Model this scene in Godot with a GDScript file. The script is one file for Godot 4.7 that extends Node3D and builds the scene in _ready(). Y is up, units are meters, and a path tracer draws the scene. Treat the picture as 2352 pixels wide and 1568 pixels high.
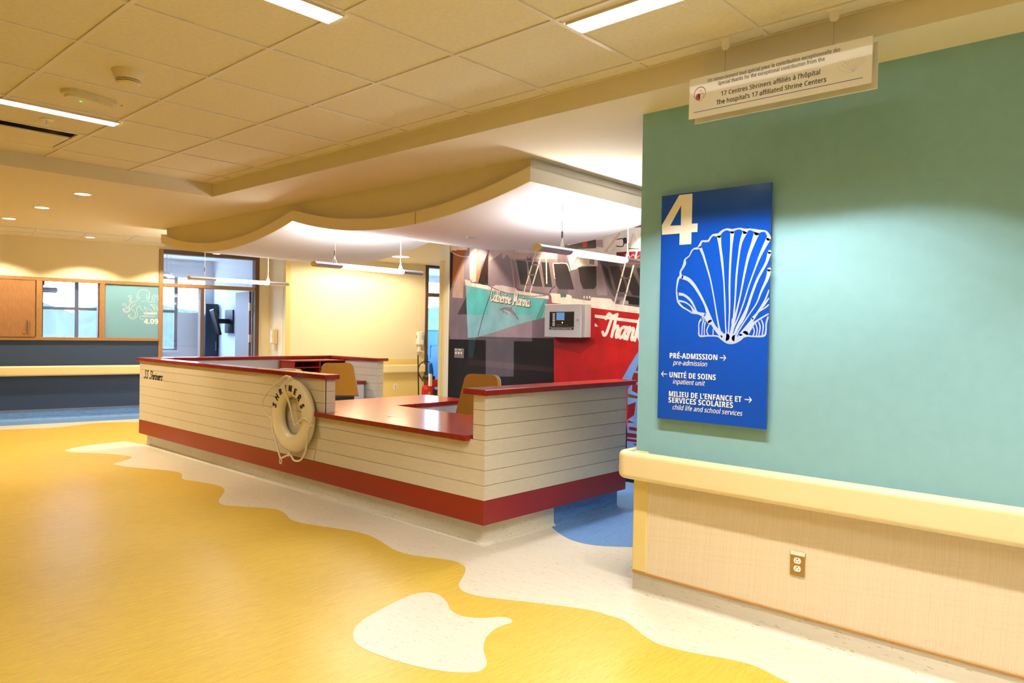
extends Node3D
# Hospital reception: desk in the shape of a ship, teal wall with a blue sign, waiting area with yellow floor.
# World axes: z = const for the desk front and the teal wall; the far walls are turned by 11.5 degrees (frame s, y, c).

const SHORE := [-9.935,-3.559,-9.921,-3.32,-9.851,-3.047,-9.72,-2.864,-9.626,-2.8,-9.5,-2.8,-9.274,-2.939,-9.035,-3.095,-8.816,-3.184,-8.692,-3.191,-8.601,-3.141,-8.493,-3.011,-8.405,-2.909,-8.301,-2.888,-8.15,-2.922,-7.93,-3.017,-7.728,-3.115,-7.531,-3.189,-7.404,-3.191,-7.297,-3.156,-7.182,-3.102,-7.082,-3.085,-6.931,-3.125,-6.727,-3.181,-6.553,-3.194,-6.399,-3.151,-6.268,-3.076,-6.123,-2.976,-6.021,-2.915,-5.92,-2.881,-5.832,-2.883,-5.717,-2.95,-5.584,-3.036,-5.457,-3.104,-5.33,-3.11,-5.204,-3.076,-5.083,-3.034,-4.961,-3.027,-4.825,-3.058,-4.632,-3.125,-4.46,-3.181,-4.321,-3.198,-4.199,-3.185,-4.052,-3.15,-3.903,-3.11,-3.782,-3.107,-3.676,-3.133,-3.56,-3.185,-3.455,-3.225,-3.376,-3.229,-3.303,-3.202,-3.248,-3.155,-3.183,-3.074,-3.125,-2.992,-3.074,-2.936,-3.008,-2.898,-2.929,-2.892,-2.823,-2.926,-2.651,-3.017,-2.434,-3.127,-2.3,-3.182,-2.193,-3.189,-2.142,-3.196,-2.077,-3.18,-1.997,-3.139,-1.905,-3.09,-1.83,-3.065,-1.765,-3.069,-1.674,-3.089,-1.562,-3.13,-1.473,-3.16,-1.402,-3.17,-1.33,-3.155,-1.265,-3.133,-1.214,-3.12]
const BORDER := [-12.048,-2.697,-11.966,-2.94,-11.845,-3.272,-11.913,-3.575,-12.029,-3.909,-11.921,-4.183,-11.73,-4.417]
const BLUELINE := [-12.497,-2.798,-12.18,-4.582]
const BLOB := [-2.925,-2.095,-2.994,-2.157,-3.055,-2.255,-3.091,-2.366,-3.13,-2.515,-3.149,-2.64,-3.132,-2.722,-3.075,-2.755,-2.993,-2.74,-2.914,-2.701,-2.832,-2.649,-2.762,-2.633,-2.696,-2.649,-2.633,-2.699,-2.593,-2.757,-2.556,-2.785,-2.512,-2.78,-2.493,-2.75,-2.497,-2.706,-2.495,-2.638,-2.466,-2.553,-2.424,-2.488,-2.375,-2.433,-2.321,-2.388,-2.267,-2.346,-2.237,-2.299,-2.233,-2.253,-2.268,-2.207,-2.338,-2.154,-2.434,-2.11,-2.545,-2.076,-2.675,-2.052,-2.782,-2.044,-2.858,-2.061]
const BAY := [-3.51,-4.319,-3.443,-4.276,-3.324,-4.21,-3.197,-4.162,-3.082,-4.157,-2.977,-4.194,-2.869,-4.273,-2.795,-4.335]
const SHELL := [[-1.952,1.602,0.01,-1.98,1.618,0.008,-2.009,1.634,0.01,-2.034,1.66,0.011,-2.042,1.689,0.01,-2.046,1.72,0.007,-2.043,1.752,0.01,-2.037,1.784,0.013,-2.023,1.802,0.015,-2.024,1.824,0.01,-2.01,1.846,0.013,-2,1.867,0.017,-1.997,1.889,0.01,-1.973,1.907,0.007,-1.96,1.931,0.008,-1.946,1.943,0.008,-1.922,1.946,0.014,-1.909,1.965,0.013,-1.899,1.98,0.01,-1.865,1.979,0.011,-1.852,1.995,0.01,-1.836,2.008,0.011,-1.806,2.007,0.017,-1.787,2.023,0.013,-1.761,2.032,0.01,-1.729,2.024,0.015,-1.713,2.028,0.01,-1.688,2.03,0.008,-1.659,2.019,0.017,-1.634,2.022,0.008,-1.61,2.015,0.014,-1.588,2.009,0.015,-1.561,2.008,0.008,-1.546,1.999,0.011,-1.533,1.977,0.015,-1.509,1.973,0.011],
	[-2.016,1.795,0.021,-1.977,1.781,0.02,-1.942,1.749,0.018,-1.906,1.698,0.014,-1.871,1.636,0.013,-1.849,1.58,0.021,-1.821,1.531,0.018,-1.794,1.501,0.024,-1.768,1.48,0.028],
	[-1.912,1.953,0.018,-1.891,1.908,0.013,-1.869,1.845,0.01,-1.847,1.777,0.008,-1.825,1.684,0.007,-1.803,1.574,0.008,-1.785,1.504,0.011,-1.761,1.477,0.014],
	[-1.803,2.003,0.025,-1.795,1.945,0.015,-1.783,1.872,0.014,-1.771,1.774,0.008,-1.762,1.653,0.008,-1.755,1.532,0.007,-1.748,1.478,0.01],
	[-1.729,2.019,0.025,-1.733,1.941,0.013,-1.737,1.845,0.011,-1.738,1.743,0.01,-1.735,1.622,0.008,-1.737,1.532,0.007,-1.739,1.478,0.01],
	[-1.659,2.013,0.028,-1.68,1.961,0.015,-1.691,1.891,0.01,-1.701,1.79,0.01,-1.705,1.682,0.008,-1.712,1.574,0.01,-1.723,1.514,0.008,-1.729,1.472,0.01],
	[-1.597,2.003,0.031,-1.614,1.957,0.021,-1.64,1.882,0.015,-1.66,1.788,0.011,-1.677,1.693,0.008,-1.7,1.592,0.011,-1.712,1.562,0.021,-1.717,1.52,0.011,-1.724,1.472,0.01],
	[-1.536,1.969,0.025,-1.576,1.89,0.014,-1.605,1.815,0.008,-1.634,1.734,0.007,-1.657,1.657,0.007,-1.687,1.574,0.007,-1.711,1.52,0.008,-1.721,1.466,0.008],
	[-1.509,1.901,0.021,-1.545,1.848,0.014,-1.586,1.773,0.013,-1.615,1.698,0.013,-1.638,1.627,0.014,-1.661,1.574,0.02,-1.692,1.52,0.015,-1.71,1.472,0.011],
	[-1.51,1.814,0.021,-1.537,1.772,0.017,-1.566,1.709,0.011,-1.589,1.65,0.007,-1.619,1.604,0.006,-1.655,1.55,0.006,-1.685,1.503,0.007,-1.697,1.472,0.01],
	[-1.511,1.71,0.008,-1.547,1.662,0.008,-1.582,1.604,0.01,-1.611,1.562,0.015,-1.641,1.521,0.021,-1.672,1.479,0.028],
	[-1.511,1.67,0.007,-1.552,1.638,0.01,-1.576,1.609,0.007],
	[-1.511,1.638,0.008,-1.546,1.624,0.007,-1.582,1.601,0.007,-1.612,1.568,0.014],
	[-1.512,1.593,0.008,-1.557,1.577,0.008,-1.593,1.554,0.01,-1.623,1.527,0.028,-1.647,1.491,0.035],
	[-2.039,1.704,0.017,-2,1.697,0.014,-1.96,1.668,0.013,-1.935,1.63,0.01,-1.917,1.602,0.01,-1.869,1.583,0.028,-1.842,1.55,0.028],
	[-2.027,1.666,0.011,-1.988,1.656,0.008,-1.956,1.634,0.007,-1.938,1.609,0.014,-1.904,1.596,0.01],
	[-1.952,1.602,0.011,-1.904,1.596,0.013,-1.87,1.587,0.021],
	[-1.889,1.571,0.014,-1.906,1.549,0.007,-1.907,1.512,0.007,-1.901,1.478,0.01,-1.854,1.479,0.008,-1.8,1.478,0.008,-1.774,1.465,0.014,-1.741,1.454,0.028,-1.709,1.454,0.028,-1.678,1.467,0.024,-1.647,1.482,0.011,-1.603,1.48,0.008,-1.549,1.484,0.01,-1.539,1.51,0.008,-1.538,1.545,0.008,-1.53,1.577,0.01],
	[-1.879,1.565,0.01,-1.887,1.531,0.006,-1.889,1.478,0.006],
	[-1.869,1.556,0.01,-1.875,1.525,0.006,-1.874,1.478,0.006],
	[-1.848,1.537,0.008,-1.861,1.506,0.006,-1.85,1.479,0.007],
	[-1.824,1.516,0.006,-1.824,1.479,0.006],
	[-1.563,1.563,0.007,-1.553,1.533,0.007,-1.558,1.484,0.006],
	[-1.578,1.554,0.006,-1.569,1.527,0.007,-1.576,1.483,0.006],
	[-1.593,1.545,0.006,-1.584,1.516,0.006,-1.588,1.483,0.006],
	[-1.608,1.533,0.007,-1.599,1.507,0.006,-1.606,1.481,0.007],
	[-1.751,1.474,0.042,-1.729,1.472,0.049,-1.703,1.469,0.035]]
const FOUR := [-2.041,2.241,-1.962,2.24,-1.962,2.079,-1.927,2.078,-1.928,2.032,-1.963,2.033,-1.963,1.97,-2.034,1.97,-2.034,2.032,-2.144,2.033,-2.146,2.086]
const FOURHOLE := [-2.094,2.079,-2.028,2.076,-2.028,2.184]
const SIGNTEXT := [[-2.079,1.353,0.282],
	[-2.056,1.317,0.199],
	[-2.078,1.248,0.274],
	[-2.056,1.214,0.188],
	[-2.079,1.144,0.42],
	[-2.081,1.11,0.376],
	[-2.056,1.074,0.401]]
const ARROWS := [[-1.783,1.366,0.035],
	[-2.131,1.264,0.036],
	[-1.641,1.159,0.037]]
const OCTO := [[2.093,1.975,0.006,2.101,2.013,0.006,2.129,2.053,0.006,2.181,2.071,0.006,2.233,2.058,0.006,2.268,2.021,0.006,2.269,1.97,0.006,2.261,1.918,0.006],
	[2.098,1.981,0.006,2.081,1.955,0.006,2.087,1.923,0.006,2.113,1.912,0.006,2.124,1.938,0.006,2.101,1.956,0.006],
	[2.234,1.994,0.006,2.223,1.955,0.006,2.235,1.91,0.006,2.258,1.931,0.006,2.252,1.969,0.006],
	[2.096,1.892,0.005,2.056,1.871,0.005,2.017,1.857,0.005,1.994,1.831,0.005,1.972,1.799,0.005,1.944,1.766,0.005,1.921,1.797,0.005,1.898,1.827,0.005,1.876,1.82,0.005,1.887,1.796,0.005],
	[2.017,1.857,0.005,1.994,1.875,0.005,1.999,1.92,0.005,2.004,1.958,0.005,1.981,1.963,0.005,1.948,1.949,0.005],
	[1.988,1.843,0.005,1.971,1.874,0.005,1.982,1.913,0.005,1.982,1.938,0.005,1.948,1.949,0.005],
	[1.966,1.792,0.005,1.978,1.754,0.005,1.956,1.71,0.005,1.922,1.702,0.005,1.893,1.733,0.005,1.91,1.752,0.005,1.938,1.741,0.005],
	[1.944,1.766,0.005,1.966,1.754,0.005,1.984,1.729,0.005,1.956,1.691,0.005,1.911,1.689,0.005,1.885,1.726,0.005,1.882,1.751,0.005],
	[2.062,1.834,0.005,2.034,1.801,0.005,2.006,1.774,0.005,2.012,1.737,0.005,2.035,1.718,0.005,2.064,1.675,0.005,2.059,1.63,0.005,2.031,1.604,0.005,1.996,1.609,0.005,1.968,1.64,0.005],
	[2.126,1.804,0.005,2.092,1.771,0.005,2.075,1.739,0.005,2.087,1.695,0.005,2.093,1.644,0.005,2.065,1.599,0.005,2.025,1.579,0.005,1.979,1.596,0.005,1.956,1.634,0.005,1.973,1.653,0.005,1.99,1.641,0.005],
	[2.126,1.804,0.005,2.15,1.747,0.005,2.179,1.717,0.005],
	[2.19,1.787,0.005,2.236,1.763,0.005,2.283,1.745,0.005,2.319,1.708,0.005],
	[2.19,1.787,0.005,2.202,1.749,0.005,2.237,1.712,0.005],
	[2.238,1.891,0.005,2.264,1.867,0.005,2.299,1.875,0.005,2.316,1.92,0.005,2.31,1.958,0.005,2.345,1.992,0.005,2.386,1.988,0.005,2.416,1.969,0.005],
	[2.329,1.856,0.005,2.346,1.896,0.005,2.34,1.94,0.005,2.363,1.967,0.005,2.398,1.949,0.005,2.414,1.911,0.005,2.387,1.907,0.005],
	[2.276,1.829,0.005,2.318,1.792,0.005,2.348,1.741,0.005,2.354,1.709,0.005],
	[2.294,1.829,0.005,2.347,1.818,0.005,2.388,1.781,0.005,2.418,1.743,0.005],
	[2.312,1.804,0.005,2.365,1.761,0.005,2.413,1.724,0.005],
	[2.185,1.634,0.005,2.145,1.633,0.005,2.128,1.607,0.005,2.151,1.582,0.005,2.192,1.589,0.005],
	[2.154,1.875,0.004,2.183,1.876,0.004,2.217,1.894,0.004]]
const OCTOTEXT := [[2.188,1.664,0.205],
	[2.183,1.626,0.175],
	[2.19,1.508,0.234]]
const MURAL := [[112,94,100,1,-6.76,0,-2.2,0,-2.2,2.74,-6.76,2.74],
	[15,16,21,1,-6.76,0,-4,0,-4,1.42,-6.76,1.42],
	[66,54,58,1,-6.753,2.042,-6.411,2.032,-6.395,1.384,-6.736,1.377],
	[40,28,25,1,-6.76,2.616,-6.682,2.611,-6.679,2.093,-6.738,1.97],
	[150,84,46,1,-6.692,2.487,-6.511,2.475,-6.505,2.264,-6.63,2.109,-6.707,2.04],
	[228,196,160,1,-6.754,2.634,-6.425,2.592,-6.441,2.466,-6.744,2.476],
	[150,78,36,1,-6.639,2.479,-6.441,2.466,-6.446,2.427,-6.535,2.422],
	[172,134,110,1,-6.509,2.317,-6.495,2.122,-6.506,1.883,-6.696,1.894,-6.693,2.004],
	[110,92,104,1,-6.508,2.361,-6.397,2.468,-6.388,2.101,-6.476,2.113],
	[245,222,198,1,-6.412,2.591,-6.282,2.582,-6.282,2.08,-6.343,2.073,-6.394,2.119],
	[170,120,90,1,-6.284,2.435,-6.195,2.284,-6.238,2.061,-6.288,2.072],
	[48,32,30,1,-6.085,2.449,-6.085,2.031,-6.251,2.062,-6.193,2.215],
	[108,90,100,1,-6.087,2.38,-5.655,2.315,-5.655,1.989,-6.078,2.031],
	[205,172,158,1,-6.058,2.566,-5.655,2.537,-5.654,2.298,-5.728,2.327,-5.786,2.38,-5.83,2.332,-5.859,2.334,-5.867,2.401,-5.935,2.368,-5.993,2.341,-6.075,2.312],
	[196,168,164,1,-5.659,2.488,-5.04,2.446,-5.036,2.281,-5.655,2.306],
	[214,200,200,1,-5.658,2.43,-5.038,2.364,-5.038,2.335,-5.657,2.389],
	[140,118,122,1,-5.655,2.315,-5.036,2.281,-5.027,1.889,-5.63,1.984],
	[48,40,40,1,-5.636,2.299,-5.5,2.283,-5.472,2.248,-5.455,2.012,-5.562,2.02],
	[48,40,40,1,-5.456,2.271,-5.323,2.266,-5.279,2.214,-5.23,1.984,-5.428,2.003],
	[44,38,38,1,-5.265,2.26,-5.158,2.25,-5.098,1.977,-5.206,1.984],
	[62,72,78,1,-5.474,2.337,-5.446,2.303,-5.404,2.333,-5.419,2.286,-5.473,2.293],
	[238,226,216,1,-6.483,2.111,-6.381,2.092,-6.377,2.07,-5.985,2.009,-5.974,2.026,-5.857,2.021,-5.641,1.984,-5.607,1.952,-5.453,1.931,-5.147,1.884,-5.146,1.848,-5.463,1.881,-5.764,1.927,-6.091,1.977,-6.462,2.039],
	[44,44,46,1,-6.197,2.124,-6.143,2.127,-6.117,2.074,-6.14,2.032,-6.195,2.043],
	[92,182,182,1,-6.462,2.038,-6.091,1.975,-5.763,1.925,-5.463,1.878,-5.179,1.846,-5.183,1.758,-5.16,1.653,-5.339,1.621,-5.62,1.563,-5.96,1.476,-6.198,1.422,-6.271,1.408,-6.408,1.4],
	[34,66,70,0.6,-6.402,1.4,-6.271,1.408,-6.293,1.275,-6.315,1.159,-6.389,1.157],
	[70,140,132,1,-5.328,1.626,-5.297,1.63,-5.182,1.841,-5.213,1.843],
	[70,140,132,1,-5.286,1.632,-5.255,1.637,-5.156,1.841,-5.177,1.842],
	[66,40,40,0.55,-6.397,1.143,-5.704,1.126,-5.053,1.096,-5.051,1.05,-5.702,1.055,-6.396,1.074],
	[84,82,92,1,-5.914,1.746,-5.862,1.751,-5.817,1.768,-5.748,1.767,-5.714,1.759,-5.686,1.775,-5.691,1.738,-5.64,1.696,-5.611,1.663,-5.588,1.638,-5.582,1.61,-5.61,1.63,-5.633,1.638,-5.622,1.647,-5.656,1.675,-5.735,1.696,-5.781,1.709,-5.752,1.684,-5.769,1.682,-5.81,1.712,-5.82,1.688,-5.833,1.714,-5.862,1.73],
	[160,170,178,1,-5.85,1.735,-5.793,1.734,-5.736,1.717,-5.667,1.688,-5.735,1.698,-5.792,1.713],
	[252,242,230,1,-4.905,2.576,-3.532,2.466,-3.525,2.189,-4.898,2.297],
	[74,62,72,1,-4.98,2.411,-4.708,2.439,-4.522,2.456,-4.52,2.366,-4.98,2.379],
	[224,84,56,1,-4.704,2.438,-4.633,2.441,-4.641,2.388,-4.688,2.388],
	[196,176,168,1,-4.526,2.448,-4.439,2.45,-4.433,2.367,-4.52,2.381],
	[120,36,46,1,-4.266,2.309,-3.527,2.261,-3.525,2.179,-4.265,2.24],
	[120,105,112,1,-4.889,2.296,-4.741,2.189,-4.733,1.853,-4.878,1.871],
	[128,112,120,1,-4.918,2.298,-4.481,2.274,-4.177,2.228,-3.525,2.179,-3.515,1.742,-4.878,1.847],
	[150,136,142,1,-4.516,2.216,-4.452,2.198,-4.363,1.875,-4.499,1.878],
	[250,236,222,1,-4.894,2.3,-4.676,2.285,-4.591,2.272,-4.498,2.252,-4.497,2.177,-4.702,2.191,-4.778,2.16,-4.846,2.151],
	[190,174,172,1,-4.767,2.29,-4.743,2.288,-4.832,2.178,-4.845,2.186],
	[150,136,140,1,-4.605,2.258,-4.535,2.254,-4.543,2.195,-4.599,2.205],
	[52,44,44,1,-5.097,2.233,-4.926,2.227,-4.886,2.196,-4.797,1.944,-5.004,1.954,-5.046,1.999],
	[50,42,42,1,-4.752,2.178,-4.515,2.178,-4.508,1.976,-4.537,1.943,-4.678,1.947,-4.717,2.02],
	[88,80,80,1,-4.47,2.228,-3.525,2.166,-3.515,1.755,-4.291,1.859,-4.374,1.972],
	[46,42,44,1,-4.442,2.197,-4.369,2.142,-4.292,1.911,-4.347,1.971],
	[48,44,46,1,-4.347,2.17,-4.228,2.166,-4.21,2.127,-4.126,1.9,-4.248,1.902,-4.276,1.969],
	[46,40,42,1,-4.202,2.156,-4.089,2.145,-4.045,2.063,-3.971,1.932,-3.969,1.857,-4.062,1.868,-4.101,1.921],
	[46,40,42,1,-4.026,2.137,-3.839,2.129,-3.752,1.842,-3.915,1.852],
	[30,28,30,1,-4.143,1.864,-3.964,1.839,-3.962,1.767,-4.141,1.784],
	[238,228,214,1,-5.135,1.915,-5.099,1.912,-4.869,1.892,-4.83,1.877,-4.827,1.853,-4.581,1.821,-4.572,1.859,-4.326,1.838,-4.29,1.808,-4.282,1.789,-3.974,1.746,-3.513,1.684,-3.512,1.626,-3.973,1.685,-4.523,1.744,-5.097,1.808],
	[160,150,140,1,-4.219,1.8,-4.185,1.828,-4.111,1.812,-4.106,1.776,-4.21,1.778],
	[90,110,104,1,-4.986,1.908,-4.909,1.918,-4.898,1.871,-4.977,1.865],
	[178,24,28,1,-5.135,1.915,-5.109,1.875,-5.102,1.808,-4.523,1.744,-3.973,1.683,-3.512,1.624,-3.489,0.649,-5.04,0.498,-5.063,1.442,-5.106,1.757],
	[120,14,20,0.5,-5.062,1.426,-4.516,1.429,-4.514,1.376,-4.699,1.265,-5.059,1.316],
	[196,34,26,0.35,-4.514,1.376,-4.156,1.341,-3.984,1.246,-4.328,1.159,-4.695,1.067],
	[238,228,214,1,-4.522,1.678,-3.972,1.62,-3.511,1.571,-3.51,1.537,-3.971,1.588,-4.521,1.646],
	[238,228,214,1,-4.519,1.585,-4.501,1.583,-4.473,1.551,-4.519,1.553],
	[108,146,200,1,-3.977,1.315,-4.001,1.286,-4.086,1.16,-4.168,1.028,-4.083,1.018,-4.049,0.983,-4.098,0.932,-4.093,0.241,-3.396,0.331,-3.42,1.385],
	[122,22,32,1,-4.008,1.117,-3.974,1.202,-3.968,1.119],
	[122,22,32,1,-4.055,1.029,-4.029,1.097,-3.972,1.095,-3.97,0.997],
	[122,22,32,1,-4.043,0.983,-3.969,0.978,-3.98,0.893,-4.047,0.917],
	[122,22,32,1,-4.094,0.772,-4,0.807,-4.009,0.731,-4.019,0.674,-4.096,0.62],
	[122,22,32,1,-4.085,0.621,-4.006,0.6,-4.09,0.592],
	[122,22,32,1,-4.072,0.556,-3.972,0.552,-3.971,0.519,-4.071,0.523],
	[122,22,32,1,-4.098,0.492,-3.971,0.491,-3.975,0.453,-4.097,0.449],
	[122,22,32,1,-4.097,0.435,-3.98,0.434,-3.98,0.41,-4.097,0.411],
	[122,22,32,1,-4.035,0.39,-3.979,0.392,-3.99,0.376],
	[90,60,40,1,-4.093,0.885,-3.969,0.866,-3.968,0.843,-4.092,0.848],
	[186,170,182,0.4,-6.385,2.589,-6.154,2.573,-6.088,2.419,-6.6,1.685,-6.744,1.685,-6.751,1.974],
	[186,170,182,0.4,-6.154,2.573,-5.655,2.537,-5.639,1.682,-6.07,1.683,-6.088,2.419],
	[186,170,182,0.4,-6.744,1.685,-5.381,1.681,-5.376,1.378,-6.736,1.377],
	[186,170,182,0.4,-6.104,1.38,-5.651,1.378,-5.647,0.972,-6.093,0.948]]
const MLINES := [[235,222,208,0.015,-5.342,2.39,-5.513,1.936],
	[235,222,208,0.015,-5.252,2.369,-5.421,1.924],
	[120,104,104,0.015,-5.402,2.238,-5.311,2.232],
	[120,104,104,0.015,-5.442,2.129,-5.353,2.12],
	[120,104,104,0.015,-5.482,2.013,-5.386,2.01],
	[235,222,208,0.017,-5.198,2.373,-5.181,2.023],
	[220,190,170,0.01,-6.744,2.472,-6.638,2.421,-6.521,2.392,-6.37,2.379],
	[50,60,60,0.008,-6.02,2.003,-6.042,1.919,-6.087,1.826,-6.156,1.664,-6.235,1.431],
	[80,76,70,0.007,-6.141,2.058,-5.973,1.985,-5.786,1.93,-5.628,1.91,-5.409,1.885,-5.199,1.889],
	[190,172,170,0.008,-5.747,2.403,-5.703,2.218,-5.658,1.993],
	[170,150,150,0.008,-5.654,2.29,-5.575,2.015],
	[170,150,150,0.008,-5.484,2.289,-5.436,2.117,-5.412,2.011],
	[170,150,150,0.008,-5.301,2.239,-5.232,1.981],
	[230,214,206,0.007,-5.094,2.237,-5.071,2.102],
	[30,30,30,0.006,-5.127,1.915,-5.118,1.946,-5.068,1.984],
	[235,222,208,0.015,-4.159,2.185,-4.28,1.789],
	[235,222,208,0.015,-4.055,2.179,-4.175,1.773],
	[110,98,98,0.013,-4.203,2.048,-4.1,2.037],
	[110,98,98,0.013,-4.243,1.899,-4.143,1.89],
	[232,206,180,0.027,-4.236,2.493,-4.4,2.328],
	[235,215,200,0.017,-4.074,2.481,-4.135,2.261],
	[245,230,215,0.023,-4.063,2.48,-4.009,2.319],
	[240,225,210,0.017,-3.988,2.474,-4.04,2.227],
	[90,80,80,0.01,-4.128,2.337,-4.001,2.325],
	[200,184,180,0.005,-4.17,2.271,-4.135,2.283,-4.1,2.252,-4.067,2.272,-4.032,2.241,-3.991,2.26],
	[80,72,72,0.01,-4.261,2.437,-4.191,2.439,-4.189,2.366,-4.268,2.371],
	[60,60,66,0.042,-4.169,2.43,-4.166,2.408],
	[230,215,205,0.008,-5.097,2.225,-5.078,2.103,-5.062,2.071],
	[240,225,210,0.01,-5.092,2.237,-4.926,2.23,-4.886,2.196,-4.865,2.145],
	[28,26,28,0.007,-5.135,1.915,-5.121,1.946,-5.061,1.988],
	[235,222,208,0.015,-4.664,1.867,-4.664,1.853],
	[235,222,208,0.015,-4.629,1.866,-4.628,1.852],
	[235,222,208,0.015,-4.593,1.865,-4.593,1.852],
	[70,90,84,0.01,-4.978,1.912,-4.967,1.865,-4.938,1.911,-4.927,1.864,-4.904,1.902]]
const SCRIPTS := [[-6.04,1.847,-5.428,1.768],
	[-4.425,1.468,-3.962,1.414]]

const TURN := 78.5
var RB := Basis(Vector3.UP, deg_to_rad(TURN))
var taken := {}
var M := {}
var rng := RandomNumberGenerator.new()

# ---------------------------------------------------------------- mesh builder
class MB:
	var v := PackedVector3Array()
	var n := PackedVector3Array()
	var u := PackedVector2Array()
	var xf := Transform3D()
	func tri(a: Vector3, b: Vector3, c: Vector3, na: Vector3, nb: Vector3, nc: Vector3, ua := Vector2.ZERO, ub := Vector2.ZERO, uc := Vector2.ZERO) -> void:
		# keep the winding in step with the normal (front faces run clockwise)
		if (b - a).cross(c - a).dot(na + nb + nc) > 0.0:
			var t := b; b = c; c = t
			t = nb; nb = nc; nc = t
			var q := ub; ub = uc; uc = q
		for p in [a, b, c]: v.append(xf * p)
		for p in [na, nb, nc]: n.append((xf.basis * p).normalized())
		u.append(ua); u.append(ub); u.append(uc)
	func face(p: Array, hint: Vector3, uv := []) -> void:
		var nn := Vector3.ZERO
		for i in range(1, p.size() - 1):
			var c: Vector3 = (p[i] - p[0]).cross(p[i + 1] - p[0])
			if c.length() > nn.length(): nn = c
		if nn.length() < 1e-14: return
		nn = nn.normalized()
		if nn.dot(hint) < 0: nn = -nn
		for i in range(1, p.size() - 1):
			if uv.is_empty(): tri(p[0], p[i], p[i + 1], nn, nn, nn, Vector2(p[0].x, p[0].z), Vector2(p[i].x, p[i].z), Vector2(p[i + 1].x, p[i + 1].z))
			else: tri(p[0], p[i], p[i + 1], nn, nn, nn, uv[0], uv[i], uv[i + 1])
	func quad_n(a: Vector3, b: Vector3, c: Vector3, d: Vector3, na: Vector3, nb: Vector3, nc: Vector3, nd: Vector3) -> void:
		tri(a, b, c, na, nb, nc)
		tri(a, c, d, na, nc, nd)
	func span(lo: Vector3, hi: Vector3, bev := 0.0) -> void:
		box((lo + hi) / 2.0, (hi - lo).abs(), bev)
	func box(c: Vector3, size: Vector3, bev := 0.0) -> void:
		var h := size / 2.0
		var b: float = min(bev, min(h.x, min(h.y, h.z)) * 0.9)
		if b <= 0.0:
			for ax in 3:
				for s in [-1.0, 1.0]:
					var w := Vector3.ZERO; w[ax] = s
					var i := (ax + 1) % 3
					var j := (ax + 2) % 3
					var p := []
					for q in [[-1, -1], [1, -1], [1, 1], [-1, 1]]:
						var k := Vector3.ZERO
						k[ax] = s * h[ax]; k[i] = q[0] * h[i]; k[j] = q[1] * h[j]
						p.append(c + k)
					face(p, w)
			return
		var pt := func(s: Vector3, ax: int) -> Vector3:
			var k := Vector3(s.x * (h.x - b), s.y * (h.y - b), s.z * (h.z - b))
			k[ax] = s[ax] * h[ax]
			return c + k
		for ax in 3:
			var i := (ax + 1) % 3
			var j := (ax + 2) % 3
			for s in [-1.0, 1.0]:
				var p := []
				for q in [[-1.0, -1.0], [1.0, -1.0], [1.0, 1.0], [-1.0, 1.0]]:
					var k := Vector3.ZERO
					k[ax] = s; k[i] = q[0]; k[j] = q[1]
					p.append(pt.call(k, ax))
				var w := Vector3.ZERO; w[ax] = s
				face(p, w)
			for s in [-1.0, 1.0]:
				for t in [-1.0, 1.0]:
					var k0 := Vector3.ZERO
					k0[ax] = -1.0; k0[i] = s; k0[j] = t
					var k1 := k0; k1[ax] = 1.0
					var w := Vector3.ZERO; w[i] = s; w[j] = t
					face([pt.call(k0, i), pt.call(k1, i), pt.call(k1, j), pt.call(k0, j)], w)
		for sx in [-1.0, 1.0]:
			for sy in [-1.0, 1.0]:
				for sz in [-1.0, 1.0]:
					var k := Vector3(sx, sy, sz)
					face([pt.call(k, 0), pt.call(k, 1), pt.call(k, 2)], k)
	func prism(poly: PackedVector2Array, z0: float, z1: float) -> void:
		# polygon in x, y; runs from z0 to z1
		var idx := Geometry2D.triangulate_polygon(poly)
		for i in range(0, idx.size(), 3):
			var a := poly[idx[i]]; var b := poly[idx[i + 1]]; var c := poly[idx[i + 2]]
			for z in [z0, z1]:
				var nn := Vector3(0, 0, 1.0 if z == max(z0, z1) else -1.0)
				tri(Vector3(a.x, a.y, z), Vector3(b.x, b.y, z), Vector3(c.x, c.y, z), nn, nn, nn, a, b, c)
		var cw := Geometry2D.is_polygon_clockwise(poly)
		for i in poly.size():
			var a := poly[i]; var b := poly[(i + 1) % poly.size()]
			var e := b - a
			var o := Vector3(e.y, -e.x, 0) if not cw else Vector3(-e.y, e.x, 0)
			face([Vector3(a.x, a.y, z0), Vector3(b.x, b.y, z0), Vector3(b.x, b.y, z1), Vector3(a.x, a.y, z1)], o)
	func flat(poly: PackedVector2Array, z: float) -> void:
		var idx := Geometry2D.triangulate_polygon(poly)
		var nn := Vector3(0, 0, 1)
		for i in range(0, idx.size(), 3):
			var a := poly[idx[i]]; var b := poly[idx[i + 1]]; var c := poly[idx[i + 2]]
			tri(Vector3(a.x, a.y, z), Vector3(b.x, b.y, z), Vector3(c.x, c.y, z), nn, nn, nn, a, b, c)
	func tube(p: Array, r: float, sides := 10, close := false) -> void:
		var rings := []
		var cnt := p.size()
		var up := Vector3.UP
		for i in cnt:
			var t: Vector3
			if close: t = p[(i + 1) % cnt] - p[(i - 1 + cnt) % cnt]
			else: t = p[min(i + 1, cnt - 1)] - p[max(i - 1, 0)]
			t = t.normalized()
			if abs(t.dot(up)) > 0.95: up = Vector3.RIGHT if abs(t.x) < 0.8 else Vector3.BACK
			var a := t.cross(up).normalized()
			var b := a.cross(t).normalized()
			up = b
			var ring := []
			for k in sides:
				var g := TAU * k / sides
				ring.append([p[i] + (a * cos(g) + b * sin(g)) * r, a * cos(g) + b * sin(g)])
			rings.append(ring)
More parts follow.
